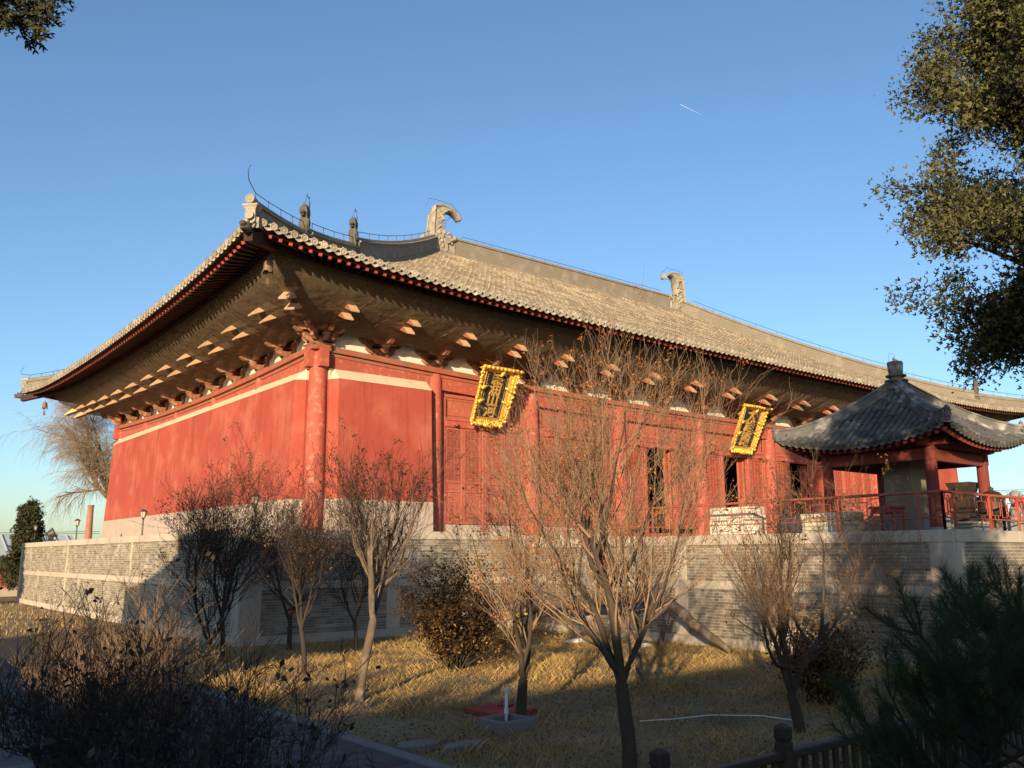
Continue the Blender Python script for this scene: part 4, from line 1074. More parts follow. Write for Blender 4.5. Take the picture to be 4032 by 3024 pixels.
# ---- stele on a stone pedestal inside the pavilion
st = thing('stone_stele', 'tall pale stone stele on a grey block pedestal inside the pavilion', 'stele', (PVX, PVY, TZ))
mb = MB(); mb.bbox(-.88, .88, -.85, .85, 0, .36, .02); mb.build('pedestal', 'stone_grey', st)
mb = MB(); mb.bbox(-.80, .80, -.76, .76, .36, .50, .02); mb.build('pedestal_cap', 'stone_grey', st)
mb = MB(); mb.loft([[(-.44*a, -.40*a, z), (.44*a, -.40*a, z), (.44*a, .40*a, z), (-.44*a, .40*a, z)] for a, z in ((1, .5), (.98, 1.7), (.94, 2.1), (.8, 2.25))]); mb.build('shaft', 'stele_stone', st)

# ================================================================== RAILING OF THE TERRACE
rail = thing('iron_railing', 'rust red iron railing with open square lattice along the terrace edge', 'railing', (6.2, -19.1, TZ))
RX, RY = 6.2, -19.1
def rail_run(p, d, L_, posts, endpost=True):
    """p start (local), d direction; posts: distances"""
    p = Vector(p); d = Vector(d); H0, H1 = .28, .86
    n = Vector((-d.y, d.x, 0))
    mb = MB(); k = 12; mb.tube([p+d*(L_*i/k)+Vector((0, 0, H1+.004*math.sin(i*2.1))) for i in range(k+1)], .036, 8); mb.build('top_rail', 'rail_red', rail, smooth=True)
    mb = MB(); mb.tube([p+d*(L_*i/k)+Vector((0, 0, H0)) for i in range(k+1)], .018, 6); mb.build('lower_rail', 'rail_red', rail)
    for q in posts:
        c = p+d*q; mb = MB(); mb.xf(Matrix()); mb.bbox(-.026, .026, -.026, .026, 0, H1, .004); mb.build('post', 'rail_red', rail, mw=Matrix.Translation(c))
    for a, b_ in zip(posts[:-1], posts[1:]):
        w = b_-a
        if w < .5: continue
        mb = MB(); r = .0105
        def bar(u0, z0, u1, z1): mb.tube([p+d*(a+w*u0)+Vector((0, 0, z0)), p+d*(a+w*u1)+Vector((0, 0, z1))], r, 4)
        zc0, zc1 = H0+.10, H1-.16
        for c0, c1 in ((.08, .36), (.64, .92)):
            bar(c0, zc0, c1, zc0); bar(c0, zc1, c1, zc1); bar(c0, zc0, c0, zc1); bar(c1, zc0, c1, zc1)
            m_ = (c0+c1)/2; bar(m_-.06, H0, m_-.06, zc0); bar(m_+.06, H0, m_+.06, zc0); bar(m_, zc1, m_, H1)
        zc = (zc0+zc1)/2; bar(0, zc, .08, zc); bar(.36, zc, .42, zc); bar(.58, zc, .64, zc); bar(.92, zc, 1, zc)
        bar(.42, H0+.06, .42, H1-.08); bar(.58, H0+.06, .58, H1-.08); bar(.42, H1-.08, .58, H1-.08); bar(.42, H0+.06, .58, H0+.06)
        mb.build('lattice', 'rail_red', rail)
rail_run((0, 0, 0), (0, 1, 0), 14.2, [0, .58, 2.55, 2.66, 4.7, 6.7, 6.8, 8.8, 10.8, 12.8, 14.2])
rail_run((0, 0, 0), (1, 0, 0), 14, [0, .55, 2.35, 3.95, 4.9, 6.9, 8.9, 10.9, 12.4, 14])
def ribbon(p, label):
    mb = MB(); rg = random.Random(int(p[0]*100))
    mb.sphere((0, 0, 0), (.05, .055, .05), 8, 5)
    for k in range(4):
        a = rg.uniform(0, 6.28); mb.loft([[(w*math.sin(a), -w*math.cos(a), 0) if t == 0 else (t*.1*math.cos(a)+w*math.sin(a), t*.1*math.sin(a)-w*math.cos(a), -.16*t*t-.02*k) for w in (-.018, .018)]+[(t*.1*math.cos(a), t*.1*math.sin(a)+.004, -.16*t*t-.02*k)] for t in (0, .5, 1, 1.2)])
    o = mb.build('ribbon', 'red_cloth', None); o.location = p; tag(o, label, 'ribbon', 'red ribbons tied to the railing')
ribbon((RX+2.35, RY, .64), 'red ribbon knot tied on the railing in front of the bronze burner')
ribbon((RX+3.95, RY, .62), 'red ribbon knot on the railing beneath the utility pole')
ribbon((RX+4.25, RY, .63), 'red ribbon at the right end of the terrace railing')

# ================================================================== THINGS STANDING ON THE TERRACE
def block(name, label, cat, cx, cy, sx, sy, layers, m):
    t = thing(name, label, cat, (cx, cy, TZ)); z = 0
    for i, (h, k) in enumerate(layers):
        mb = MB(); mb.bbox(-sx/2*k, sx/2*k, -sy/2*k, sy/2*k, z+.002, z+h-.004, .025); mb.build('course', m, t); z += h
    return t
block('stone_block', 'low block of yellowish stone courses beside the pavilion, behind the railing', 'stone block', 7.75, -15.35, .7, 1.45, ((.2, 1), (.17, 1), (.2, 1.02)), 'stone_pale')
block('stone_block', 'white stone block behind the railing in front of the open doors', 'stone block', 7.6, -12.4, .7, 1.6, ((.5, 1), (.33, .98)), 'stone_white')
# covered lump: dark blue cloth over something low
t = thing('covered_bundle', 'dark blue cloth covered bundle with a round top left of the yellow stone', 'bundle', (7.65, -14.15, TZ))
mb = MB(); mb.loft([[(.38*a*math.cos(q)+.03*math.sin(3*q), .42*a*math.sin(q), z) for q in np.linspace(0, 6.283, 15)[:-1]] for a, z in ((1, 0), (1, .2), (.95, .42), (.8, .5), (.3, .53))]); mb.build('cloth', 'blue_cloth', t, smooth=True)
mb = MB(); mb.sphere((-.05, .1, .62), (.12, .12, .13), 10, 7); mb.build('round_top', 'iron', t, smooth=True)
# red offering table
t = thing('offering_table', 'dark red wooden table standing between yellow stone and pavilion', 'table', (8.1, -16.75, TZ))
mb = MB(); mb.bbox(-.3, .3, -.35, .35, .62, .68, .01); mb.build('table_top', 'board_red', t)
mb = MB(); mb.bbox(-.27, .27, -.32, .32, .5, .615, .01); mb.build('apron', 'board_red', t)
for x in (-.25, .25):
    for y in (-.3, .3): mb = MB(); mb.bbox(x-.035, x+.035, y-.035, y+.035, 0, .5, .006); mb.build('leg', 'board_red', t)
# bronze incense burner: square, flared rim
t = thing('incense_burner', 'dark bronze incense burner with flared square rim at the right of the pavilion', 'incense burner', (11.15, -17.35, TZ))
def sq(a, z, b=None): b = b or a; return [(-a, -b, z), (a, -b, z), (a, b, z), (-a, b, z)]
mb = MB(); mb.loft([sq(.16, .62), sq(.20, .66), sq(.27, .72), sq(.30, .9), sq(.27, 1.0), sq(.22, 1.04), sq(.24, 1.10), sq(.33, 1.40), sq(.30, 1.40), sq(.2, 1.12)]); mb.build('bowl', 'bronze', t)
mb = MB(); mb.loft([sq(.34, .3), sq(.36, .34), sq(.30, .4), sq(.26, .56), sq(.31, .60), sq(.31, .64)]); mb.build('stand', 'bronze', t)
for s in (-1, 1):
    mb = MB(); mb.tube([(s*.28, 0, .9), (s*.42, 0, 1.0), (s*.42, 0, 1.25), (s*.36, 0, 1.3)], .04, 6); mb.build('handle', 'bronze', t)
for x in (-.28, .28):
    for y in (-.28, .28): mb = MB(); mb.tube([(x, y, .36), (x*1.15, y*1.15, .2), (x, y, 0)], [.08, .06, .07], 7); mb.build('leg', 'bronze', t)
# round cauldron with lid
t = thing('bronze_cauldron', 'round lidded bronze cauldron on three legs right of the flared burner', 'cauldron', (11.2, -18.05, TZ))
mb = MB(); mb.lathe([(.1, .35), (.28, .42), (.36, .58), (.36, .72), (.30, .84), (.34, .88), (.34, .92), (.26, .92)], n=20); mb.build('bowl', 'bronze', t, smooth=True)
mb = MB(); mb.lathe([(.33, .922), (.30, 1.0), (.2, 1.1), (.06, 1.15), (.09, 1.2), (.01, 1.26)], n=18); mb.build('lid', 'bronze', t, smooth=True)
for k in range(3): a = 2.1*k+.4; mb = MB(); mb.tube([(.26*math.cos(a), .26*math.sin(a), .5), (.32*math.cos(a), .32*math.sin(a), .2), (.28*math.cos(a), .28*math.sin(a), 0)], [.08, .06, .07], 7); mb.build('leg', 'bronze', t)
# low stone altar
t = thing('stone_altar', 'low pale topped stone altar just inside the front railing', 'altar', (9.2, -18.35, TZ))
mb = MB(); mb.bbox(-.5, .5, -.32, .32, 0, .10, .02); mb.build('base', 'stone_grey', t)
mb = MB(); mb.bbox(-.42, .42, -.26, .26, .10, .20, .02); mb.build('body', 'stone_grey', t)
mb = MB(); mb.bbox(-.48, .48, -.3, .3, .2, .26, .015); mb.build('slab', 'coping_stone', t)
# guardian lion, sitting on a plinth: dark weathered stone
t = thing('stone_lion', 'dark stone guardian lion sitting on a plinth right of the pavilion', 'stone lion', (11.0, -18.72, TZ))
mb = MB(); mb.bbox(-.24, .24, -.2, .2, 0, .3, .02); mb.build('plinth', 'stone_grey', t)
mb = MB()
mb.loft([[(cx+rx*math.cos(q), ry*math.sin(q), z) for q in np.linspace(0, 6.283, 13)[:-1]] for cx, rx, ry, z in ((-.02, .2, .17, .3), (-.03, .22, .18, .4), (0, .18, .16, .55), (.05, .15, .14, .68), (.07, .13, .12, .76), (.08, .17, .16, .84), (.1, .18, .17, .94), (.08, .15, .14, 1.04), (.06, .06, .06, 1.10))])
for s in (-1, 1): mb.tube([(.12, s*.09, .62), (.19, s*.1, .45), (.18, s*.1, .3)], [.07, .055, .06], 7); mb.sphere((-.08, s*.15, .4), (.14, .07, .12), 8, 5); mb.sphere((.0, s*.15, .98), (.05, .04, .06), 6, 4)
mb.sphere((.24, 0, .87), (.09, .1, .08), 8, 5); mb.tube([(-.2, 0, .4), (-.27, 0, .6), (-.2, 0, .75)], [.05, .06, .02], 6)
mb.build('body', 'stone_grey', t, smooth=True)

# ================================================================== LAMPS ON THE PODIUM EDGE
def lamp_post(x, y, label):
    t = thing('lamp_post', label, 'lamp post', (x, y, 0), 'short lamp posts along the platform edge')
    mb = MB(); mb.lathe([(.09, 0), (.09, .05), (.05, .09), (.035, .14), (.03, .7), (.045, .74), (.03, .78)], n=10); mb.build('post', 'post_metal', t)
    mb = MB(); mb.loft([[(a*math.cos(q), a*math.sin(q), z) for q in np.linspace(.785, .785+6.283, 7)[:-1]] for a, z in ((.07, .80), (.115, 1.02))]); mb.build('glass', 'lamp_glass', t)
    mb = MB()
    for k in range(6):
        q = .785+k*math.pi/3; mb.tube([(.072*math.cos(q), .072*math.sin(q), .80), (.118*math.cos(q), .118*math.sin(q), 1.02)], .008, 4)
    mb.loft([[(a*math.cos(q), a*math.sin(q), z) for q in np.linspace(.785, .785+6.283, 7)[:-1]] for a, z in ((.04, .76), (.08, .80))])
    mb.build('lantern_frame', 'post_metal', t)
    mb = MB(); mb.loft([[(a*math.cos(q), a*math.sin(q), z) for q in np.linspace(.785, .785+6.283, 7)[:-1]] for a, z in ((.14, 1.02), (.13, 1.06), (.06, 1.10), (.02, 1.13))]); mb.build('lantern_cap', 'post_metal', t)
lamp_post(-3.5, -3.4, 'short black lantern post at the near corner of the platform')
lamp_post(-3.5, 7.7, 'short black lantern post second from the near platform corner')
lamp_post(-3.5, 18.5, 'short black lantern post in front of the cone shaped evergreen')
lamp_post(-3.6, 27.9, 'short black lantern post at the far left end of the platform')
t = thing('flood_light', 'grey floodlight on a bracket at the far left platform edge', 'floodlight', (-3.7, 23.0, .06))
mb = MB(); mb.bbox(-.2, .2, -.25, .25, 0, .06, .01); mb.build('foot', 'concrete', t)
mb = MB(); [mb.tube([(s*.2, 0, .06), (s*.26, 0, .3), (s*.26, 0, .45)], .025, 5) for s in (-1, 1)]; mb.tube([(-.2, 0, .09), (.2, 0, .09)], .03, 5); mb.build('bracket', 'post_metal', t)
mb = MB(); mb.loft([[(a*math.cos(q), a*math.sin(q), z) for q in np.linspace(0, 6.283, 13)[:-1]] for a, z in ((.08, -.25), (.18, -.15), (.26, .1), (.28, .14), (.24, .14), (.15, -.1))]); mb.build('lamp_head', 'post_metal', t, mw=Matrix.Translation((0, 0, .45)) @ Matrix.Rotation(R(62), 4, 'Y') @ Matrix.Rotation(R(15), 4, 'X'))
mb = MB(); mb.bbox(-.16, .1, -.1, .1, .12, .28, .02); mb.build('ballast_box', 'post_metal', t)

# ================================================================== VEGETATION
def grow(rng, P0, D0, L0, r0, K, wob, up, r1f=.35):
    """vectorised polylines: start P0 (N,3), dirs D0 (N,3), lengths (N,), radii (N,)"""
    N = len(P0); out = np.zeros((N, K, 3)); out[:, 0] = P0; d = D0/(np.linalg.norm(D0, axis=1, keepdims=True)+1e-9); seg = (L0/(K-1))[:, None]
    for k in range(1, K):
        d = d+rng.normal(0, wob, (N, 3)); d[:, 2] += up; d /= np.linalg.norm(d, axis=1, keepdims=True)
        out[:, k] = out[:, k-1]+d*seg
    rad = r0[:, None]*(1-(1-r1f)*np.linspace(0, 1, K)[None, :]); return out, rad
def children(rng, P, rad, per, t0, t1, ang, Lf, Lr, rf, rmin=.0025):
    """start points along the parents with directions spread from the parent tangent"""
    N, K, _ = P.shape; n = N*per
    ip = np.repeat(np.arange(N), per); t = rng.uniform(t0, t1, n)*(K-1); i = np.minimum(t.astype(int), K-2); f = (t-i)[:, None]
    p = P[ip, i]*(1-f)+P[ip, i+1]*f; tg = P[ip, i+1]-P[ip, i]; ln = np.linalg.norm(P[ip, -1]-P[ip, 0], axis=1); tg /= np.linalg.norm(tg, axis=1, keepdims=True)+1e-9
    r = rng.normal(size=(n, 3)); r -= tg*(r*tg).sum(1, keepdims=True); r /= np.linalg.norm(r, axis=1, keepdims=True)+1e-9
    a = rng.uniform(*ang, n)[:, None]; d = tg*np.cos(a)+r*np.sin(a)
    rr = np.maximum((rad[ip, i]*(1-f[:, 0])+rad[ip, i+1]*f[:, 0])*rf, rmin)
    return p, d, rng.uniform(*Lr, n)*(ln if Lf else 1), rr
def clump_leaves(rng, tips, n, spread, size, aspect=.6):
    P = np.repeat(tips, n, 0)+rng.normal(0, spread, (len(tips)*n, 3)); return leaves_np(rng, P, size, aspect=aspect)
def bare_tree(label, base, H, W, fork, nlimb, seed, barkm='bark_grey', twigm='twig_brown', r0=.07, seeds=None, lean=(0, 0), per=(7, 8, 4), name='bare_tree', group='small bare garden trees', limbtwig=False, seed_part='seed_head', tipup=.1):
    rng = np.random.default_rng(seed); t = thing(name, label, 'tree', base, group)
    K = 7; trunk, tr = grow(rng, np.zeros((1, 3)), V(lean[0], lean[1], 1)[None], np.array([fork]), np.array([r0]), 6, .05, .02, .85)
    trunk[:, 0, 2] = -.12
    top = trunk[0, -1]; hl = (H-fork)*.62; nf = max(2, min(4, nlimb//2))
    az = np.arange(nf)*2*np.pi/nf+rng.uniform(0, 1.2, nf); el = rng.uniform(.85, 1.25, nf)
    d = np.stack([np.cos(az)*np.cos(el), np.sin(az)*np.cos(el), np.sin(el)], 1); d[:, :2] += np.array(lean)*.6
    fp, fr_ = grow(rng, np.repeat(top[None], nf, 0)-d*.03, d, hl*rng.uniform(.5, 1.0, nf), np.full(nf, r0*.66)*rng.uniform(.75, 1.1, nf), 8, .12, .05, .5)
    ip = np.arange(nlimb) % nf; q = rng.uniform(.05, 1, nlimb)*7; ii = np.minimum(q.astype(int), 6); ff = (q-ii)[:, None]
    st_ = fp[ip, ii]*(1-ff)+fp[ip, ii+1]*ff; az = np.arange(nlimb)*2*np.pi/nlimb+rng.uniform(0, .8, nlimb); el = rng.uniform(.35, 1.0, nlimb)
    d = np.stack([np.cos(az)*np.cos(el), np.sin(az)*np.cos(el), np.sin(el)], 1); d[:, :2] += np.array(lean)*.6
    lp, lr = grow(rng, st_, d, hl*rng.uniform(.6, 1.05, nlimb), fr_[ip, ii]*rng.uniform(.6, .85, nlimb), 9, .17, .13, .30)
    sc = (W/2)/max(.2, np.abs(lp[:, -1, :2]-top[:2]).max()*1.3); s_ = min(1.3, max(.5, sc)); lp[:, :, :2] = top[:2]+(lp[:, :, :2]-top[:2])*s_; fp[:, :, :2] = top[:2]+(fp[:, :, :2]-top[:2])*s_
    zs = (H*.80-fork)/max(.3, lp[:, :, 2].max()-top[2]); zs = min(1.25, max(.7, zs)); lp[:, :, 2] = top[2]+(lp[:, :, 2]-top[2])*zs; fp[:, :, 2] = top[2]+(fp[:, :, 2]-top[2])*zs
    fp9 = np.concatenate([fp, fp[:, -1:]+(fp[:, -1:]-fp[:, -2:-1])*.3], 1); fr9 = np.concatenate([fr_, fr_[:, -1:]*.8], 1)
    lp = np.concatenate([lp, fp9]); lr = np.concatenate([lr, fr9])
    p, d, ln, rr = children(rng, lp, lr, per[0], .2, .98, (.3, .75), False, (.25*hl, .62*hl), .42); bp, br = grow(rng, p, d, ln, rr, 7, .11, .09, .35)
    p, d, ln, rr = children(rng, bp, br, per[1], .15, 1., (.25, .7), False, (.14*hl, .38*hl), .5, .003); tp, trr = grow(rng, p, d, ln, rr, 5, .10, tipup, .45)
    p, d, ln, rr = children(rng, tp, trr, per[2], .2, 1., (.3, .8), False, (.06*hl, .16*hl), .7, .0025); sp, sr = grow(rng, p, d, ln, rr, 4, .09, tipup, .5)
    k_ = (H-fork)/max(.1, np.percentile(np.concatenate([tp[:, -1, 2], sp[:, -1, 2]]), 99.7)-fork)
    for A in (lp, bp, tp, sp): A[..., 2] = np.where(A[..., 2] > fork, fork+(A[..., 2]-fork)*k_, A[..., 2])
    v, f = join_np([tubes_np(trunk, tr, 10), tubes_np(lp, lr, 7)]+([] if limbtwig else [tubes_np(bp, br, 5)]))  # branches can take the paler twig colour, painting them as sunlit
    put('trunk', mesh_np('trunk', v, f, barkm, smooth=True), t)
    v, f = join_np(([tubes_np(bp, br, 5)] if limbtwig else [])+[tubes_np(tp, trr, 4), tubes_np(sp, sr, 3)])
    cr = put('crown', mesh_np('crown', v, f, twigm, smooth=True), t)
    if seeds:
        for m, frac, n, spread, size in seeds:
            tips = np.concatenate([tp[:, -1], sp[:, -1]]); keep = rng.uniform(size=len(tips)) < frac; tips = tips[keep]
            if len(tips) == 0: continue
            v, f = clump_leaves(rng, tips, n, spread, size)
            put(seed_part, mesh_np(seed_part, v, f, m, tint=rng.normal(0, .4, len(f))), cr, kind='stuff')
    return t
# in front of the platform, from far to near
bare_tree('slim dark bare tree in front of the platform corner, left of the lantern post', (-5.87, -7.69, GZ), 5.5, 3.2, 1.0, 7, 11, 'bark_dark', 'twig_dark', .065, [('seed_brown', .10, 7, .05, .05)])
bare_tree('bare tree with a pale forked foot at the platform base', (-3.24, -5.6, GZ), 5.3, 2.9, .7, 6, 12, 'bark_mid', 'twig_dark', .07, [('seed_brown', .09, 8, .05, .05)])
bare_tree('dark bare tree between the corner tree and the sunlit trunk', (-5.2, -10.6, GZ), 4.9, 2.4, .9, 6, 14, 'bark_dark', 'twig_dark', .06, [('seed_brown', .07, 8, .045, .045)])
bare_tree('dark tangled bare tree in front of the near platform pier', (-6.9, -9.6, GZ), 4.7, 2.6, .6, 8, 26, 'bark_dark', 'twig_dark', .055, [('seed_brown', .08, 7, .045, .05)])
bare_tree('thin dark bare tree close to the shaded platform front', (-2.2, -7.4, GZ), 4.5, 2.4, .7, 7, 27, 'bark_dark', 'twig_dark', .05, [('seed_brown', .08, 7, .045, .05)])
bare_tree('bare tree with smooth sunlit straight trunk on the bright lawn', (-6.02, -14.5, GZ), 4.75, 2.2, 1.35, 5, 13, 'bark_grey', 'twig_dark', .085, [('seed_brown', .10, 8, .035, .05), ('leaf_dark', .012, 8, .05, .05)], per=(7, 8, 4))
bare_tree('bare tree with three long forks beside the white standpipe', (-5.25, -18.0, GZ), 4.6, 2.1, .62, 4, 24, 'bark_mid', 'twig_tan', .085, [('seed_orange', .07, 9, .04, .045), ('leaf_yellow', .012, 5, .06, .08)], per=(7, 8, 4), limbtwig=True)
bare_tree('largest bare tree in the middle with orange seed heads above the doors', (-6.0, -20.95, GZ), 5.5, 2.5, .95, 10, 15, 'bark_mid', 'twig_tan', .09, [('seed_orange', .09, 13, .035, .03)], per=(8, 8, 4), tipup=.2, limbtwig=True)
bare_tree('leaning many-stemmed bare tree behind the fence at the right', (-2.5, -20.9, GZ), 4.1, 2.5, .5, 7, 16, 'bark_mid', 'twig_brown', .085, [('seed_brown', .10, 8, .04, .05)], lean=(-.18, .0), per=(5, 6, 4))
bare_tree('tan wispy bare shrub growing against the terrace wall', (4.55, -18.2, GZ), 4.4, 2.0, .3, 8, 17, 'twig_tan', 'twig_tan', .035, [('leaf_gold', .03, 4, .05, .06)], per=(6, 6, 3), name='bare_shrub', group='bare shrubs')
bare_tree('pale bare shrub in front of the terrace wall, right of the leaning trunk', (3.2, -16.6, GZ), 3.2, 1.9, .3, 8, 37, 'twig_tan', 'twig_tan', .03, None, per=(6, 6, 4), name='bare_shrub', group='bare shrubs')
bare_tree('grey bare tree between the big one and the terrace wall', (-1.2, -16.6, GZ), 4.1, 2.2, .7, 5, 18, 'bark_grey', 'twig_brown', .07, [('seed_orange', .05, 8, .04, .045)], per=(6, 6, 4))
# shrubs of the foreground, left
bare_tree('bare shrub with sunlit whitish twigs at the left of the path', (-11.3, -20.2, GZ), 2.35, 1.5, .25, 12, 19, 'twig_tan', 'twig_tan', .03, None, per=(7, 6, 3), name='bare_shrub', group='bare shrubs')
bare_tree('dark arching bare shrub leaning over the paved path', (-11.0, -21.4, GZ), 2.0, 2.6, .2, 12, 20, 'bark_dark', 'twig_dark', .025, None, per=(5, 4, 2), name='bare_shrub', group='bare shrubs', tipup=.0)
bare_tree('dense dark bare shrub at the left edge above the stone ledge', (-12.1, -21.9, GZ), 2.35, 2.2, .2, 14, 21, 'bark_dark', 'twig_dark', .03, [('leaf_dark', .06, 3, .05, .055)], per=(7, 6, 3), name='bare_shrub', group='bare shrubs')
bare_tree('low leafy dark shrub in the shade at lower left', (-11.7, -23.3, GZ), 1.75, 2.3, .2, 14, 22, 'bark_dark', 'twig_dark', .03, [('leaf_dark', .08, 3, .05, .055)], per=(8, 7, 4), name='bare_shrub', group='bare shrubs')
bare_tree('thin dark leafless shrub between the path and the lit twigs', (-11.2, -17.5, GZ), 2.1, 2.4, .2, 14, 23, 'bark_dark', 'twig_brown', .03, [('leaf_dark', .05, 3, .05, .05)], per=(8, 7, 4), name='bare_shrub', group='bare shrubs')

def leafy_bush(label, base, rx, rz_, seed, mats, n=(9000, 3500), name='bush'):
    rng = np.random.default_rng(seed); t = thing(name, label, 'bush', base)
    ns = 26; az = rng.uniform(0, 6.283, ns); el = rng.uniform(.5, 1.4, ns); d = np.stack([np.cos(az)*np.cos(el), np.sin(az)*np.cos(el), np.sin(el)], 1)
    P, r = grow(rng, rng.normal(0, .12, (ns, 3))*V(1, 1, 0), d, rng.uniform(.7, 1.0, ns)*rz_, np.full(ns, .022), 7, .1, .03, .3)
    p, d, ln, rr = children(rng, P, r, 10, .2, 1., (.3, .9), False, (.2*rz_, .45*rz_), .6); Q, qr = grow(rng, p, d, ln, rr, 5, .1, .02, .4)
    v, f = join_np([tubes_np(P, r, 5), tubes_np(Q, qr, 3)]); put('stems', mesh_np('stems', v, f, 'twig_dark', smooth=True), t)
    pts = np.concatenate([Q.reshape(-1, 3), P[:, 2:].reshape(-1, 3)])
    for (m, zlo, zhi), k in zip(mats, n):
        s = pts[(pts[:, 2] > zlo*rz_) & (pts[:, 2] < zhi*rz_)]
        c = s[rng.integers(0, len(s), k)]+rng.normal(0, .07, (k, 3)); c[:, 2] = np.abs(c[:, 2])
        v, f = leaves_np(rng, c, .065, aspect=.6); put('foliage', mesh_np('foliage', v, f, m, tint=rng.normal(0, .4, len(f))), t, kind='stuff')
    return t
leafy_bush('round dense brown bush with golden foot in front of the platform', (-2.3, -12.2, GZ), 1.3, 2.15, 31, (('leaf_bush', .05, 1.2), ('leaf_gold', .0, .5)), (15000, 2600))
leafy_bush('low dry golden bush behind the pine at right', (-.2, -19.8, GZ), .8, 1.3, 32, (('leaf_gold', .0, 1.2), ('leaf_bush', .0, 1)), (3500, 2500))

# ---- evergreen cypress: limbs, branchlets, sprays of scale leaves in drooping clumps
def sprays(rng, C, dirs, n, spread, size):
    """fans of thin leaflets round each clump centre"""
    P = np.repeat(C, n, 0)+np.clip(rng.normal(0, 1, (len(C)*n, 3)), -1.7, 1.7)*spread; D_ = np.repeat(dirs, n, 0)+rng.normal(0, .75, (len(C)*n, 3)); D_ /= np.linalg.norm(D_, axis=1, keepdims=True)
    S = np.cross(D_, rng.normal(size=D_.shape)); S /= np.linalg.norm(S, axis=1, keepdims=True)+1e-9; s = size*rng.uniform(.6, 1.4, (len(P), 1))
    v = []
    for a, b_ in ((-.4, .9), (.4, .9)):
        e = D_*b_+S*a; v.append(np.stack([P, P+e*s*.5+S*s*.2, P+e*s, P+e*s*.5-S*s*.2], 1))
    v = np.stack(v, 1).reshape(-1, 4, 3); return v.reshape(-1, 3), np.arange(len(v)*4).reshape(-1, 4)
def cypress(label, base, H, z0, Rmax, seed, nl=46, clumps=26, n=9, size=.12, m='cypress', r0=.22, shape=None, lop=(0, 0), kidlen=1.0, kids=8, azr=None, extra=None, name='cypress_tree', minz=None, spread=.13, part_mats=('cypress', 'cypress_dark')):
    rng = np.random.default_rng(seed); t = thing(name, label, 'tree', base)
    tk, tr = grow(rng, np.zeros((1, 3)), V(0, 0, 1)[None], np.array([H*.96]), np.array([r0]), 12, .02, .02, .12); tk[:, 0, 2] = -.1
    zz = np.sort(rng.uniform(z0, H*.97, nl)); u = (zz-z0)/(H-z0); prof_ = (shape or (lambda q: np.sin(np.pi*np.clip(q*.8+.18, 0, 1))**.7))(u)
    az = np.arange(nl)*2.4+rng.uniform(-.4, .4, nl); i = np.clip((zz/(H*.96)*11).astype(int), 0, 10)
    if azr: az = rng.uniform(azr[0], azr[1], nl)
    st_ = tk[0, i]; st_[:, 2] = zz
    d = np.stack([np.cos(az)+lop[0], np.sin(az)+lop[1], rng.uniform(.05, .6, nl)], 1)
    lp, lr = grow(rng, st_, d, Rmax*prof_*rng.uniform(.7, 1.12, nl), np.full(nl, r0*.28), 7, .10, .02, .2)
    if extra:
        for a, b_ in extra:
            a, b_ = V(*a), V(*b_); q_ = np.linspace(0, 1, 7)[:, None]; e_ = a+(b_-a)*q_+V(0, 0, .12)*np.sin(np.pi*q_); lp = np.concatenate([lp, e_[None]]); lr = np.concatenate([lr, np.linspace(.05, .012, 7)[None]])
    p, d2, ln, rr = children(rng, lp, lr, kids, .25, 1., (.4, 1.0), False, (.14*Rmax*kidlen, .36*Rmax*kidlen), .5, .006); bp, br = grow(rng, p, d2, ln, rr, 5, .12, .03, .3)
    v, f = join_np([tubes_np(tk, tr, 10), tubes_np(lp, lr, 6)]); put('trunk', mesh_np('trunk', v, f, 'bark_dark', smooth=True), t)
    k = len(bp); idx = np.repeat(np.arange(k), max(1, clumps//8)); q = rng.uniform(.25, 1, len(idx))*4; ii = np.minimum(q.astype(int), 3); ff = (q-ii)[:, None]
    C = bp[idx, ii]*(1-ff)+bp[idx, ii+1]*ff; dd = bp[idx, -1]-bp[idx, 0]; dd /= np.linalg.norm(dd, axis=1, keepdims=True)+1e-9; dd[:, 2] += .25
    C = np.concatenate([C, bp[:, -1], lp[:, -1]]); dd = np.concatenate([dd, bp[:, -1]-bp[:, -2], lp[:, -1]-lp[:, -2]]); dd /= np.linalg.norm(dd, axis=1, keepdims=True)+1e-9
    v, f = tubes_np(bp, br, 3); cr = put('crown', mesh_np('crown', v, f, 'bark_dark', smooth=True), t)
    half = rng.uniform(size=len(C)) < .7
    for msk, mm in ((half, part_mats[0]), (~half, part_mats[1])):
        v, f = sprays(rng, C[msk], dd[msk], n, spread, size); cl = np.repeat(rng.normal(0, .35, msk.sum()), n*2)
        put('foliage', mesh_np('foliage', v, f, mm, tint=cl+rng.normal(0, .12, len(f))), cr, kind='stuff')
    return t
SHP = lambda q: np.interp(q, [0, .06, .13, .2, .3, .38, .46, .7, 1], [.45, .6, .85, 1.0, .85, .56, .42, .4, .15])
cypress('tall olive green cypress tree filling the right edge of the picture', (-.75, -24.75, GZ), 16.5, 4.3, 2.6, 41, nl=92, kids=13, clumps=48, n=27, size=.062, r0=.26, spread=.13, shape=SHP, azr=(.1, 4.4))
cypress('dark cypress branches hanging into the upper left corner', (-14.95, -24.2, GZ), 7.4, 3.6, 1.5, 42, nl=26, kids=9, kidlen=.42, clumps=40, n=16, size=.024, r0=.16, spread=.022, part_mats=('cypress_dark', 'cypress_dark'), azr=(2.2, 5.2),
        extra=[((0, 0, 4.7), (1.58, -.42, 4.72)), ((0, 0, 4.8), (1.72, -.5, 4.86)), ((0, 0, 4.6), (1.46, -.38, 4.70)), ((0, 0, 4.9), (1.62, -.46, 4.82)), ((0, 0, 4.8), (1.5, -.42, 4.84)), ((0, 0, 4.75), (1.66, -.45, 4.70)), ((0, 0, 4.85), (1.56, -.44, 4.78)), ((0, 0, 4.75), (1.42, -.42, 4.76))])
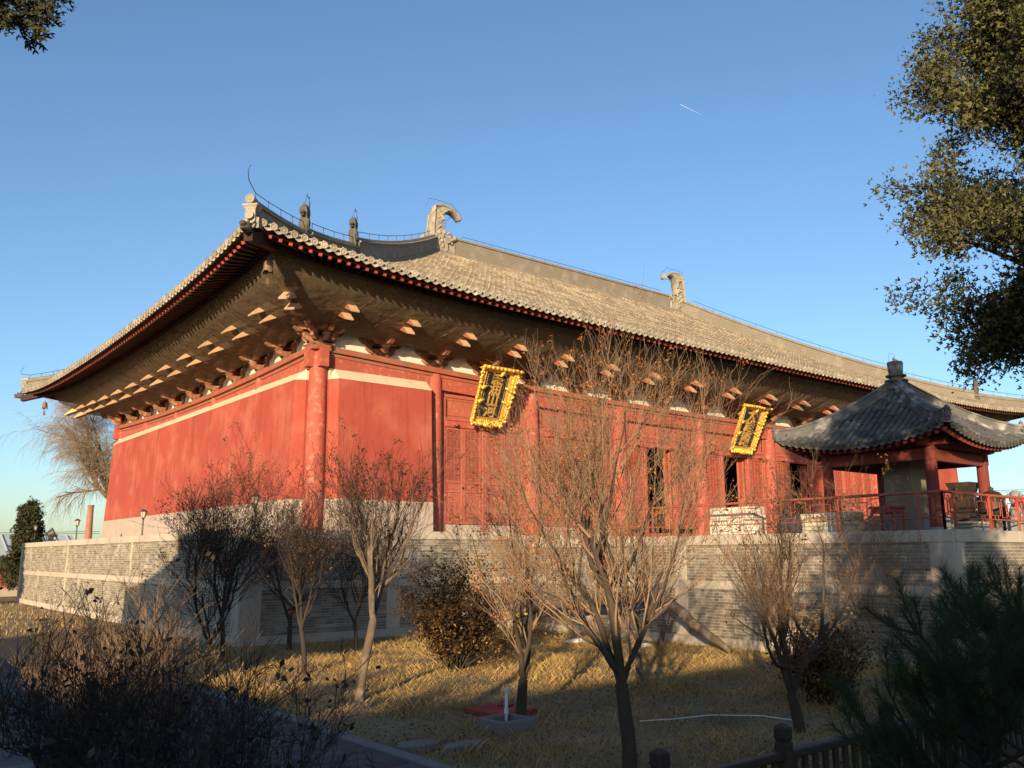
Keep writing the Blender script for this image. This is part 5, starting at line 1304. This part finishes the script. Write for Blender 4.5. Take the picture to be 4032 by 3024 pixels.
# unseen cypress, added behind the viewer to shade the pavilion
cypress('unseen cypress added behind the viewer to shade the pavilion', (-9.6, -31.2, GZ), 7.6, 2.4, 2.4, 45, nl=44, kids=8, clumps=24, n=8, size=.16, r0=.2, spread=.2)
# far evergreens
for lab, x, y, H, rm, sd in (('cone shaped dark evergreen behind the platform lamps', -3.4, 30.9, 5.5, 1.35, 43), ('dark narrow evergreen at the left edge of the picture', -7.6, 25.6, 6.0, 1.15, 44)):
    cypress(lab, (x, y, GZ), H, .4, rm, sd, nl=90, kids=9, clumps=24, n=7, size=.13, r0=.1, spread=.10, shape=lambda q: 1.0-q*.88, part_mats=('conifer', 'cypress_dark'), name='evergreen_tree')

# ---- big bare willow behind the hall
def willow(label, base, H, Rm, seed):
    rng = np.random.default_rng(seed); t = thing('willow_tree', label, 'tree', base)
    tk, tr = grow(rng, np.zeros((1, 3)), V(.05, 0, 1)[None], np.array([H*.35]), np.array([.4]), 6, .04, .02, .75); top = tk[0, -1]; n = 9
    az = np.arange(n)*.698+rng.uniform(-.2, .2, n); el = rng.uniform(.35, 1.2, n); d = np.stack([np.cos(az)*np.cos(el), np.sin(az)*np.cos(el), np.sin(el)], 1)
    lp, lr = grow(rng, np.repeat(top[None], n, 0), d, rng.uniform(.6, .95, n)*Rm*1.2, np.full(n, .2), 8, .12, .05, .3)
    p, d, ln, rr = children(rng, lp, lr, 9, .25, 1, (.3, .9), False, (.25*Rm, .5*Rm), .5); bp, br = grow(rng, p, d, ln, rr, 6, .14, .05, .3)
    p, d, ln, rr = children(rng, bp, br, 14, .2, 1, (.3, 1.0), False, (.12*Rm, .28*Rm), .5, .010); tp, t2 = grow(rng, p, d, ln, rr, 5, .14, -.12, .4)
    p, d, ln, rr = children(rng, tp, t2, 12, .1, 1, (.3, 1.0), False, (.07*Rm, .2*Rm), .6, .007); sp, s2 = grow(rng, p, d, ln, rr, 5, .12, -.3, .5)
    v, f = join_np([tubes_np(tk, tr, 10), tubes_np(lp, lr, 7), tubes_np(bp, br, 4)]); put('trunk', mesh_np('trunk', v, f, 'bark_grey', smooth=True), t)
    v, f = join_np([tubes_np(tp, t2, 3), tubes_np(sp, s2, 3)]); put('crown', mesh_np('crown', v, f, 'willow', smooth=True), t)
willow('wide bare willow tree behind the far left end of the hall', (3.3, 35.2, GZ), 15, 8.0, 51)
willow('distant bare tree far beyond the right end of the terrace', (95, 14, GZ), 7.5, 4, 52)

# ---- young pine in the right foreground: whorls of long needles
def pine(label, base, H, Rm, seed):
    rng = np.random.default_rng(seed); t = thing('young_pine', label, 'pine tree', base)
    tk, tr = grow(rng, np.zeros((1, 3)), V(0, 0, 1)[None], np.array([H*.9]), np.array([.05]), 8, .03, .03, .25)
    nl = 32; zz = rng.uniform(.2, H*.82, nl); st_ = np.stack([np.zeros(nl), np.zeros(nl), zz], 1); az = np.arange(nl)*2.4
    d = np.stack([np.cos(az), np.sin(az), rng.uniform(.2, .7, nl)], 1); lp, lr = grow(rng, st_, d, Rm*np.clip(1.2-zz/H*.75, .3, 1.05)*rng.uniform(.75, 1.1, nl), np.full(nl, .022), 7, .07, .12, .35)
    p, d2, ln, rr = children(rng, lp, lr, 5, .3, .95, (.4, .9), False, (.2*Rm, .42*Rm), .7, .006); bp, br = grow(rng, p, d2, ln, rr, 5, .06, .16, .5)
    v, f = join_np([tubes_np(tk, tr, 8), tubes_np(lp, lr, 6), tubes_np(bp, br, 5)]); put('trunk', mesh_np('trunk', v, f, 'bark_dark', smooth=True), t)
    # needles along the outer part of every shoot
    S = [];
    for A, t0 in ((lp, .55), (bp, .25), (tk, .8)):
        N, K, _ = A.shape; m = 230; q = rng.uniform(t0, 1, (N, m))*(K-1); i = np.minimum(q.astype(int), K-2); f_ = (q-i)[..., None]; r_ = np.arange(N)[:, None]
        p = A[r_, i]*(1-f_)+A[r_, i+1]*f_; tg = A[r_, i+1]-A[r_, i]; tg /= np.linalg.norm(tg, axis=2, keepdims=True); S.append((p.reshape(-1, 3), tg.reshape(-1, 3)))
    P = np.concatenate([s[0] for s in S]); T = np.concatenate([s[1] for s in S]); n = len(P)
    r = rng.normal(size=(n, 3)); r -= T*(r*T).sum(1, keepdims=True); r /= np.linalg.norm(r, axis=1, keepdims=True); d = T*rng.uniform(.5, 1.0, (n, 1))+r*rng.uniform(.5, .9, (n, 1)); d /= np.linalg.norm(d, axis=1, keepdims=True)
    e = np.cross(d, rng.normal(size=(n, 3))); e /= np.linalg.norm(e, axis=1, keepdims=True); l_ = rng.uniform(.11, .19, (n, 1))
    v = np.stack([P-e*.0014, P+e*.0014, P+d*l_], 1).reshape(-1, 3)
    put('needles', mesh_np('needles', v, np.arange(3*n).reshape(n, 3), 'pine_needle', tint=rng.normal(0, .3, n)), t, kind='stuff')
pine('dark young pine with long needles at lower right', (-7.3, -25.6, GZ), 2.05, 1.15, 61)
pine('second dark pine with upright candles beyond the fence, lower right', (-4.2, -24.75, GZ), 2.05, 1.35, 62)

# ---- lawn of dry grass, fallen leaves
def lawn():
    rng = np.random.default_rng(71)
    n = 380000; x = rng.uniform(-7.5, 5.7, n); y = rng.uniform(-25, -4.4, n)
    # clumpiness
    w = .55+.45*np.sin(x*1.7+np.sin(y*1.3)*1.5)*np.sin(y*1.9+np.sin(x*.9)); keep = rng.uniform(size=n) < .18+.82*w**1.3; x, y, w = x[keep], y[keep], w[keep]; n = len(x)
    tall = rng.uniform(size=n) < .10+.25*((x > -1.5) & (y > -19)); h = rng.uniform(.018, .05, n)*(.7+.8*w); h[tall] *= rng.uniform(1.6, 3.6, tall.sum())
    P = np.stack([x, y, np.full(n, GZ-.03)], 1); a = rng.uniform(0, 6.283, n); ln = rng.uniform(.1, .9, n)
    d = np.stack([np.cos(a)*ln, np.sin(a)*ln, np.ones(n)], 1)*h[:, None]; e = np.stack([-np.sin(a), np.cos(a), np.zeros(n)], 1)*rng.uniform(.0014, .0032, (n, 1))
    v = np.stack([P-e, P+e, P+d*.6+e*.7, P+d*V(1.25, 1.25, 1)], 1).reshape(-1, 3)
    o = put('dry_grass', mesh_np('dry_grass', v, np.arange(4*n).reshape(n, 4), 'grass_dry', tint=rng.normal(0, .4, n)-.25*(w < .35)))
    tag(o, 'dry yellow winter grass between the paved path and the platform', 'grass'); o['kind'] = 'stuff'
    n = 26000; x = rng.uniform(-7.5, 4, n); y = rng.uniform(-25, -9, n); kp = (rng.uniform(size=n) < .25+.75*(y < -15)) ; x, y = x[kp], y[kp]; n = len(x); P = np.stack([x, y, np.full(n, GZ-.01)+rng.uniform(0, .03, n)], 1)
    v, f = leaves_np(rng, P, .042, flat=.7, aspect=.6); o = put('fallen_leaves', mesh_np('fallen_leaves', v, f, 'leaf_litter', tint=rng.normal(0, .5, n)))
    tag(o, 'brown fallen leaves scattered over the shaded grass', 'leaves'); o['kind'] = 'stuff'
    n = 40000; x = rng.uniform(-40, -4.6, n); y = rng.uniform(-4, 60, n); P = np.stack([x, y, np.full(n, GZ-.05)], 1); a = rng.uniform(0, 6.283, n); h = rng.uniform(.08, .2, n)
    d = np.stack([np.cos(a)*.4, np.sin(a)*.4, np.ones(n)], 1)*h[:, None]; e = np.stack([-np.sin(a), np.cos(a), np.zeros(n)], 1)*.012
    v = np.stack([P-e, P+e, P+d], 1).reshape(-1, 3); o = put('dry_grass', mesh_np('dry_grass', v, np.arange(3*n).reshape(n, 3), 'grass_dry', tint=rng.normal(0, .4, n)))
    tag(o, 'far dry grass left of the platform', 'grass'); o['kind'] = 'stuff'
lawn()

# ---- leaning trunk on props in front of the terrace wall
t = thing('leaning_trunk', 'old bare trunk lying aslant on wooden and rusty props before the platform', 'tree trunk', (4.6, -10, GZ))
def bark_tube(pts, rad, seed):
    rng = np.random.default_rng(seed); P = []; r = []
    for i in range(len(pts)-1):
        for k in range(4): P.append(V(*pts[i])+(V(*pts[i+1])-V(*pts[i]))*k/4+rng.normal(0, .02, 3)); r.append((rad[i]+(rad[i+1]-rad[i])*k/4)*rng.uniform(.88, 1.12))
    P.append(V(*pts[-1])); r.append(rad[-1]); mb = MB(); mb.tube(P, r, 9); return mb
bark_tube([(.5, 5.0, .55), (.2, 3.6, .85), (0, 2.2, 1.0), (-.1, .3, 1.15), (-.15, -1.4, 1.3), (-.1, -2.3, 1.2), (-.1, -3.3, .6), (-.1, -4.3, .08)], [.22, .22, .2, .18, .17, .15, .13, .07], 3).build('trunk', 'bark_grey', t, smooth=True)
bark_tube([(-.1, -2.35, .9), (-.15, -1.95, .0)], [.06, .08], 4).build('prop', 'bark_grey', t, smooth=True)
for a, b_ in (((-.1, -.2, 1.1), (-.1, -.25, 0)), ((-.1, -.3, 1.1), (-.3, -1.3, 0)), ((0, 1.8, .9), (-.3, 1.2, 0))):
    mb = MB(); mb.tube([a, b_], .03, 6); mb.build('iron_prop', 'chimney_brick', t)
for i, (x, y, s) in enumerate(((4.0, -9.3, .45), (4.35, -11.5, .35))):
    mb = MB(); mb.loft([[(s*a*math.cos(q)*(1+.2*math.sin(3*q+i)), s*.6*a*math.sin(q)*(1+.25*math.cos(2*q)), z) for q in np.linspace(0, 6.283, 15)[:-1]] for a, z in ((1, 0), (.9, .05), (.5, .09), (.05, .1))])
    o = mb.build('snow_patch', 'snow', None, smooth=True); o.location = (x, y, GZ-.02); tag(o, ('larger leftover patch of snow below the leaning trunk', 'small leftover patch of snow nearer the terrace wall')[i], 'snow', 'leftover snow patches')

# ================================================================== PATH, FENCE, SMALL THINGS IN FRONT
pp = MB(); pp.box(-11.2, -7.62, -30, -3, GZ-.2, GZ-.02)
path = pp.build('paved_path', 'paver_bed', None); path['kind'] = 'structure'; path['label'] = 'grey stone paved path in the shade at lower left'
rp = random.Random(8)
def paving():
    cache = {}; n = 0; far = MB(); y = -26.2
    row = .30
    while y < -6:
        x = -7.86-rp.uniform(0, .2)*0; off = rp.uniform(0, .3); x = -7.85
        first = True
        while x > -11.0:
            w = rp.choice((.34, .40, .46, .52)) if not first else .3+off
            first = False; k = (round(w, 2), rp.randrange(3))
            if k not in cache:
                mb = MB(); g = rp.uniform(.006, .012); mb.bbox(-w/2+g, w/2-g, -row/2+g, row/2-g, -.08, 0, .012); cache[k] = mb.me('paving_stone', 'paver')
            cx, cy, cz = x-w/2, y, GZ+.015+rp.uniform(-.006, .008)
            if n < 300 and -21 < y < -13 and cx > -10.8:
                put('paving_stone', cache[k], path, Matrix.Translation((cx, cy, cz)) @ Matrix.Rotation(rp.uniform(-.012, .012), 4, 'Z') @ Matrix.Rotation(rp.uniform(-.012, .012), 4, 'X')); n += 1
            else: far.bbox(cx-w/2+.008, cx+w/2-.008, cy-row/2+.008, cy+row/2-.008, GZ-.05, cz, .01)
            x -= w
        y += row
    far.build('paving_field', 'paver', path, kind='stuff')
    y = -26
    while y < -5:
        w = rp.uniform(.7, 1.1); mb = MB(); mb.bbox(-7.85, -7.66+rp.uniform(-.01, .01), y+.006, y+w-.006, GZ-.12, GZ+.045+rp.uniform(-.008, .012), .015); mb.build('kerb_stone', 'concrete', path); y += w
paving()
for i, (x, y, a, b_, lab) in enumerate(((-7.28, -18.35, .30, .2, 'pale flat stone lying at the edge of the paved path'), (-6.85, -18.75, .38, .12, 'thin pale flat stone half buried in grass beside the path'))):
    mb = MB(); rr = [1+.2*rp.uniform(-1, 1) for _ in range(9)]
    mb.loft([[(a*k*rr[j]*math.cos(q), b_*k*rr[j]*math.sin(q), z) for j, q in enumerate(np.linspace(0, 6.283, 10)[:-1])] for k, z in ((1, -.08), (1, .03), (.9, .05))]); o = mb.build('flat_stone', 'concrete', None); o.location = (x, y, GZ); tag(o, lab, 'stone', 'flat stones by the path')
# stone ledge at lower left
t = thing('stone_ledge', 'low grey stone ledge in the bottom left corner', 'ledge', (-13.4, -22.6, GZ))
mb = MB(); mb.bbox(-1.2, .72, .04, 9, 0, 1.06, .01); mb.build('ledge_wall', 'stone_grey', t)
for k in range(4): mb = MB(); mb.bbox(-1.3, .77, .003+k*2.2, 2.197+k*2.2, 1.06, 1.26, .02); mb.build('ledge_slab', 'concrete', t)

# wooden fence, lower right
fence = thing('wooden_fence', 'low dark wooden fence with square capped posts at lower right', 'fence', (-8.44, -23.65, GZ))
xs = [-1.72, 0, 1.62, 3.40, 5.1, 6.8]
for x in xs:
    mb = MB(); mb.bbox(x-.06, x+.06, -.06, .06, -.1, .80, .008); mb.bbox(x-.052, x+.052, -.052, .052, .80, .825, .004); mb.bbox(x-.062, x+.062, -.062, .062, .825, .94, .012); mb.loft([[(x-a, -a, z), (x+a, -a, z), (x+a, a, z), (x-a, a, z)] for a, z in ((.05, .94), (.012, .965))]); mb.build('post', 'fence_wood', fence)
for a, b_ in zip(xs[:-1], xs[1:]):
    mb = MB(); mb.bbox(a+.06, b_-.06, -.05, .05, .66, .73, .012); mb.build('top_rail', 'fence_wood', fence)
    mb = MB(); mb.bbox(a+.06, b_-.06, -.03, .03, .10, .16, .008); mb.build('lower_rail', 'fence_wood', fence)
    n = int((b_-a-.12)/.155)
    for i in range(n):
        x = a+.06+(b_-a-.12)*(i+.5)/n; mb = MB(); mb.bbox(x-.036, x+.036, -.016, .016, .16, .66, .004); mb.build('baluster', 'fence_wood', fence)

# standpipe, concrete pit, red board, hose
t = thing('water_standpipe', 'white plastic water standpipe with a side arm on the lawn', 'standpipe', (-5.5, -17.98, GZ))
mb = MB(); mb.tube([(0, 0, -.1), (0, 0, .50)], .022, 10); mb.build('riser', 'pvc', t, smooth=True)
mb = MB(); mb.tube([(-.02, 0, .5), (.16, .04, .5)], .02, 8); mb.lathe([(.03, .46), (.03, .53)], n=10); mb.build('side_arm', 'pvc', t)
mb = MB(); mb.lathe([(.032, .17), (.032, .24)], n=10); mb.build('coupling', 'pvc', t)
mb = MB(); mb.tube([(.02, 0, .26), (.1, .0, .27)], .012, 6); mb.bbox(.08, .13, -.012, .012, .255, .285, .004); mb.build('tap', 'iron', t)
t = thing('concrete_pit', 'small open grey concrete box around the standpipe foot', 'concrete box', (-5.6, -18.1, GZ))
for x0, x1, y0, y1 in ((-.32, .32, -.3, -.22), (-.32, .32, .22, .3), (-.32, -.24, -.22, .22), (.24, .32, -.22, .22)): mb = MB(); mb.bbox(x0, x1, y0, y1, -.1, .14, .012); mb.build('side', 'concrete', t)
t = thing('red_cover', 'flat dark red board covering a pit behind the standpipe', 'cover', (-4.97, -17.15, GZ))
mb = MB(); mb.bbox(-.42, .42, -.42, .42, .0, .085, .01); mb.build('board', 'board_red', t)
mb = MB(); mb.bbox(-.46, .46, -.48, .48, -.08, -.002, .01); mb.build('rim', 'concrete', t)
mb = MB(); mb.tube([(-.05, 0, .09), (-.05, 0, .12), (.05, 0, .12), (.05, 0, .09)], .01, 5); mb.build('handle', 'iron', t)
mb = MB(); mb.tube([(-3.83, -19.06, GZ+.02), (-3.45, -19.33, GZ+.04), (-2.81, -19.57, GZ+.06), (-2.22, -20.06, GZ+.05), (-2.02, -20.5, GZ+.02)], .009, 6)
o = mb.build('water_hose', 'pvc', None, smooth=True); tag(o, 'thin white hose lying across the shaded grass', 'hose')
mb = MB(); mb.loft([[(.05*a, -.02*a, z), (.05*a, .02*a, z), (-.05*a, .02*a, z), (-.05*a, -.02*a, z)] for a, z in ((.6, 0), (1, .05), (.9, .18), (.5, .24))]); o = mb.build('hanging_tag', 'red_cloth', None); o.location = (-4.6, -8.6, -2.1); o.scale = (.55, .55, .7); tag(o, 'small red cloth tag hanging in the bare twigs', 'tag')

# ================================================================== BACKGROUND
t = thing('boundary_wall', 'distant low red wall with dark tiled top at the left edge', 'wall', (-30, 36, GZ))
mb = MB(); mb.box(0, 28, -.3, .3, 0, .55); mb.build('wall_foot', 'skirt_stone', t)
mb = MB(); mb.box(0, 28, -.27, .27, .55, 1.75); mb.build('wall_body', 'red_wall', t)
mb = MB(); mb.prism([(-.85, 1.72), (.85, 1.72), (.8, 1.85), (.1, 2.5), (-.1, 2.5), (-.8, 1.85)], lambda p, s: (28 if s else 0, p[0], p[1])); mb.build('tiled_top', 'roof_slate', t)
t = thing('metal_shed', 'far shed with pale standing seam metal roof at the left edge', 'shed', (-40, 52, GZ))
mb = MB(); mb.box(0, 44, 0, 9, 0, 2.5); mb.build('wall', 'skirt_stone', t)
mb = MB(); mb.prism([(-.6, 2.4), (9.6, 2.4), (4.5, 4.3)], lambda p, s: (44.5 if s else -.5, p[0], p[1])); sr = mb.build('roof', 'metal_roof', t)
mb = MB()
for i in range(45): mb.loft([[(i, -.6, 2.42), (i+.06, -.6, 2.42), (i+.06, -.6, 2.5), (i, -.6, 2.5)], [(i, 4.5, 4.32), (i+.06, 4.5, 4.32), (i+.06, 4.5, 4.4), (i, 4.5, 4.4)]])
mb.build('roof_seam', 'metal_roof', sr, kind='stuff')
t = thing('brick_chimney', 'distant orange brick chimney behind the evergreen', 'chimney', (12.2, 84, GZ))
mb = MB(); mb.lathe([(.5, 0), (.34, 8.2), (.38, 8.25), (.38, 8.45), (.3, 8.47)], n=14); mb.build('stack', 'chimney_brick', t)
def bird(p, s, a, label):
    mb = MB(); c, n = math.cos(a), math.sin(a)
    mb.loft([[(x*c-y*n, x*n+y*c, z) for x, y, z in ((q*.5, -w, 0), (q*.5, 0, w*.6), (q*.5, w, 0), (q*.5, 0, -w*.6))] for q, w in ((-.5, .01), (-.2, .05), (.2, .07), (.5, .02))])
    for sd in (-1, 1): mb.add([(x*c-y*n, x*n+y*c, z) for x, y, z in ((.12, 0, .02), (-.12, 0, .02), (-.1, sd*.55, .22), (.06, sd*.5, .24))], [(0, 1, 2, 3)]); mb.add([(x*c-y*n, x*n+y*c, z) for x, y, z in ((.12, 0, .0), (-.12, 0, .0), (-.1, sd*.55, .2), (.06, sd*.5, .22))], [(3, 2, 1, 0)])
    o = mb.build('bird', 'white_bird', None); o.location = p; o.scale = (s, s, s); tag(o, label, 'bird', 'flock of birds far off at left')
def far(u, v, dist):   # a direction in the 4032 x 3024 photograph and a distance give a place
    d = np.array(_f)+np.array(_r2)*(u-2016)/3440.5-np.array(_u2)*(v-1512)/3440.5; d /= np.linalg.norm(d); return tuple(V(*CAM_P)+d*dist)
for i, (u, v) in enumerate(((118, 1958), (141, 2006), (155, 2017), (171, 2022), (138, 2029), (147, 2031), (158, 2033), (165, 2041), (172, 2030))):
    bird(far(u, v, 150+i*4), 1.0, i*1.3, ('lone tiny bird highest above the flock at left' if i == 0 else 'tiny %s of the loose flock over the far shed' % ('topmost bird', 'second highest bird', 'upper right bird', 'leftmost bird', 'middle bird low', 'middle right bird', 'lowest bird', 'rightmost bird')[i-1]))
# power lines and utility poles
def pole(x, y, z, label, arms, dirx=(0, 1)):
    t = thing('utility_pole', label, 'utility pole', (x, y, GZ), 'utility poles'); h = z-GZ
    mb = MB(); mb.lathe([(.17, 0), (.12, h)], n=10); mb.build('shaft', 'pole_concrete', t)
    for k, (zz, w) in enumerate(arms):
        mb = MB(); mb.tube([(-w*dirx[0], -w*dirx[1], h-zz+.12), (-w*.7*dirx[0], -w*.7*dirx[1], h-zz), (w*.7*dirx[0], w*.7*dirx[1], h-zz), (w*dirx[0], w*dirx[1], h-zz+.12)], .05, 5); mb.build('cross_arm', 'post_metal', t)
        for s in (-1, 1): mb = MB(); mb.lathe([(.03, 0), (.1, .04), (.08, .1), (.1, .14), (.06, .22)], (s*w*dirx[0], s*w*dirx[1], h-zz+.12), 8); mb.build('insulator', 'post_metal', t)
    return t
P1 = far(3985, 1945, 96); pole(P1[0], P1[1], P1[2], 'pale concrete utility pole far off at the right edge', ((.15, 1.4), (2.1, 1.6)), (.35, -.94))
P0 = far(3985, 1945, 150)
for k, (du, dv) in enumerate(((0, -3), (0, 22))):
    a = far(30, 2097+k*6, 140); b_ = far(260, 2094+k*7, 140); aa = V(*a); bb = V(*b_); dd = bb-aa
    mb = MB(); mb.tube([aa-dd*.6, aa, (aa+bb)/2-V(0, 0, .15), bb, bb+dd*.6], .03, 4); o = mb.build('power_line', 'iron', None); tag(o, ('upper', 'lower')[k]+' thin power line over the far shed at left', 'power line')
for k in range(2):
    a = V(*far(3955+k*68, 1945+k*5, 96))+V(0, 0, .35); mb = MB(); d_ = V(.35, -.94, 0)
    mb.tube([a-d_*30+V(0, 0, .3), a, a+d_*20+V(0, 0, -.1)], .02, 4); o = mb.build('power_line', 'iron', None); tag(o, ('left', 'right')[k]+' wire carried by the utility pole at right', 'power line')
# vapour trail
a, b_ = V(*far(2676, 410, 5200)), V(*far(2762, 452, 5200)); mb = MB()
mb.tube([a+(b_-a)*k/8 for k in range(9)], [.4, .8, .7, .6, .5, .45, .35, .25, .1], 6); o = mb.build('vapour_trail', 'snow', None); tag(o, 'short thin white vapour trail high in the sky', 'vapour trail')

# ---- buildings behind the camera whose shade falls on the lawn and the platform
def back_building(label, cx, cy, hx, hy, ze, zr, ridge_half, ridge_axis, ang=0):
    t = thing('side_hall', label, 'building', (cx, cy, GZ), 'smaller halls across the yard'); t.rotation_euler = (0, 0, ang)
    mb = MB(); mb.box(-hx+1, hx-1, -hy+1, hy-1, 0, ze-GZ); mb.build('wall', 'red_wall', t)
    rx, ry = (ridge_half, 0) if ridge_axis == 'x' else (0, ridge_half); e, r = ze-GZ, zr-GZ
    mb = MB(); rings = []
    for k in range(7):
        q = k/6; zz = e+(r-e)*(.7*q+.3*q*q); rings.append([(sx*(hx+(rx-hx)*q), sy*(hy+(ry-hy)*q), zz+(.25*(1-q)**2)) for sx, sy in ((-1, -1), (1, -1), (1, 1), (-1, 1))])
    mb.loft([[(sx*hx, sy*hy, e-.25) for sx, sy in ((-1, -1), (1, -1), (1, 1), (-1, 1))]]+rings); mb.build('roof', 'roof_slate', t)
    mb = MB(); mb.bbox(-rx-.2, rx+.2, -ry-.2, ry+.2, r-.1, r+.45, .05); mb.build('ridge', 'roof_slate', t)
_tv = V(math.sin(SUN_AZ), math.cos(SUN_AZ)); _pv = V(_tv[1], -_tv[0])
c = _tv*-27+_pv*-1.9
back_building('small hall behind the left shrubs whose roof shades the platform corner', c[0], c[1], 6.3, 6.3, 1.95, 4.0, 1.6, 'x', -(SUN_AZ))
back_building('long hall behind the viewer shading the foreground', -38, -44, 24, 6, 2.2, 4.7, 19, 'x')
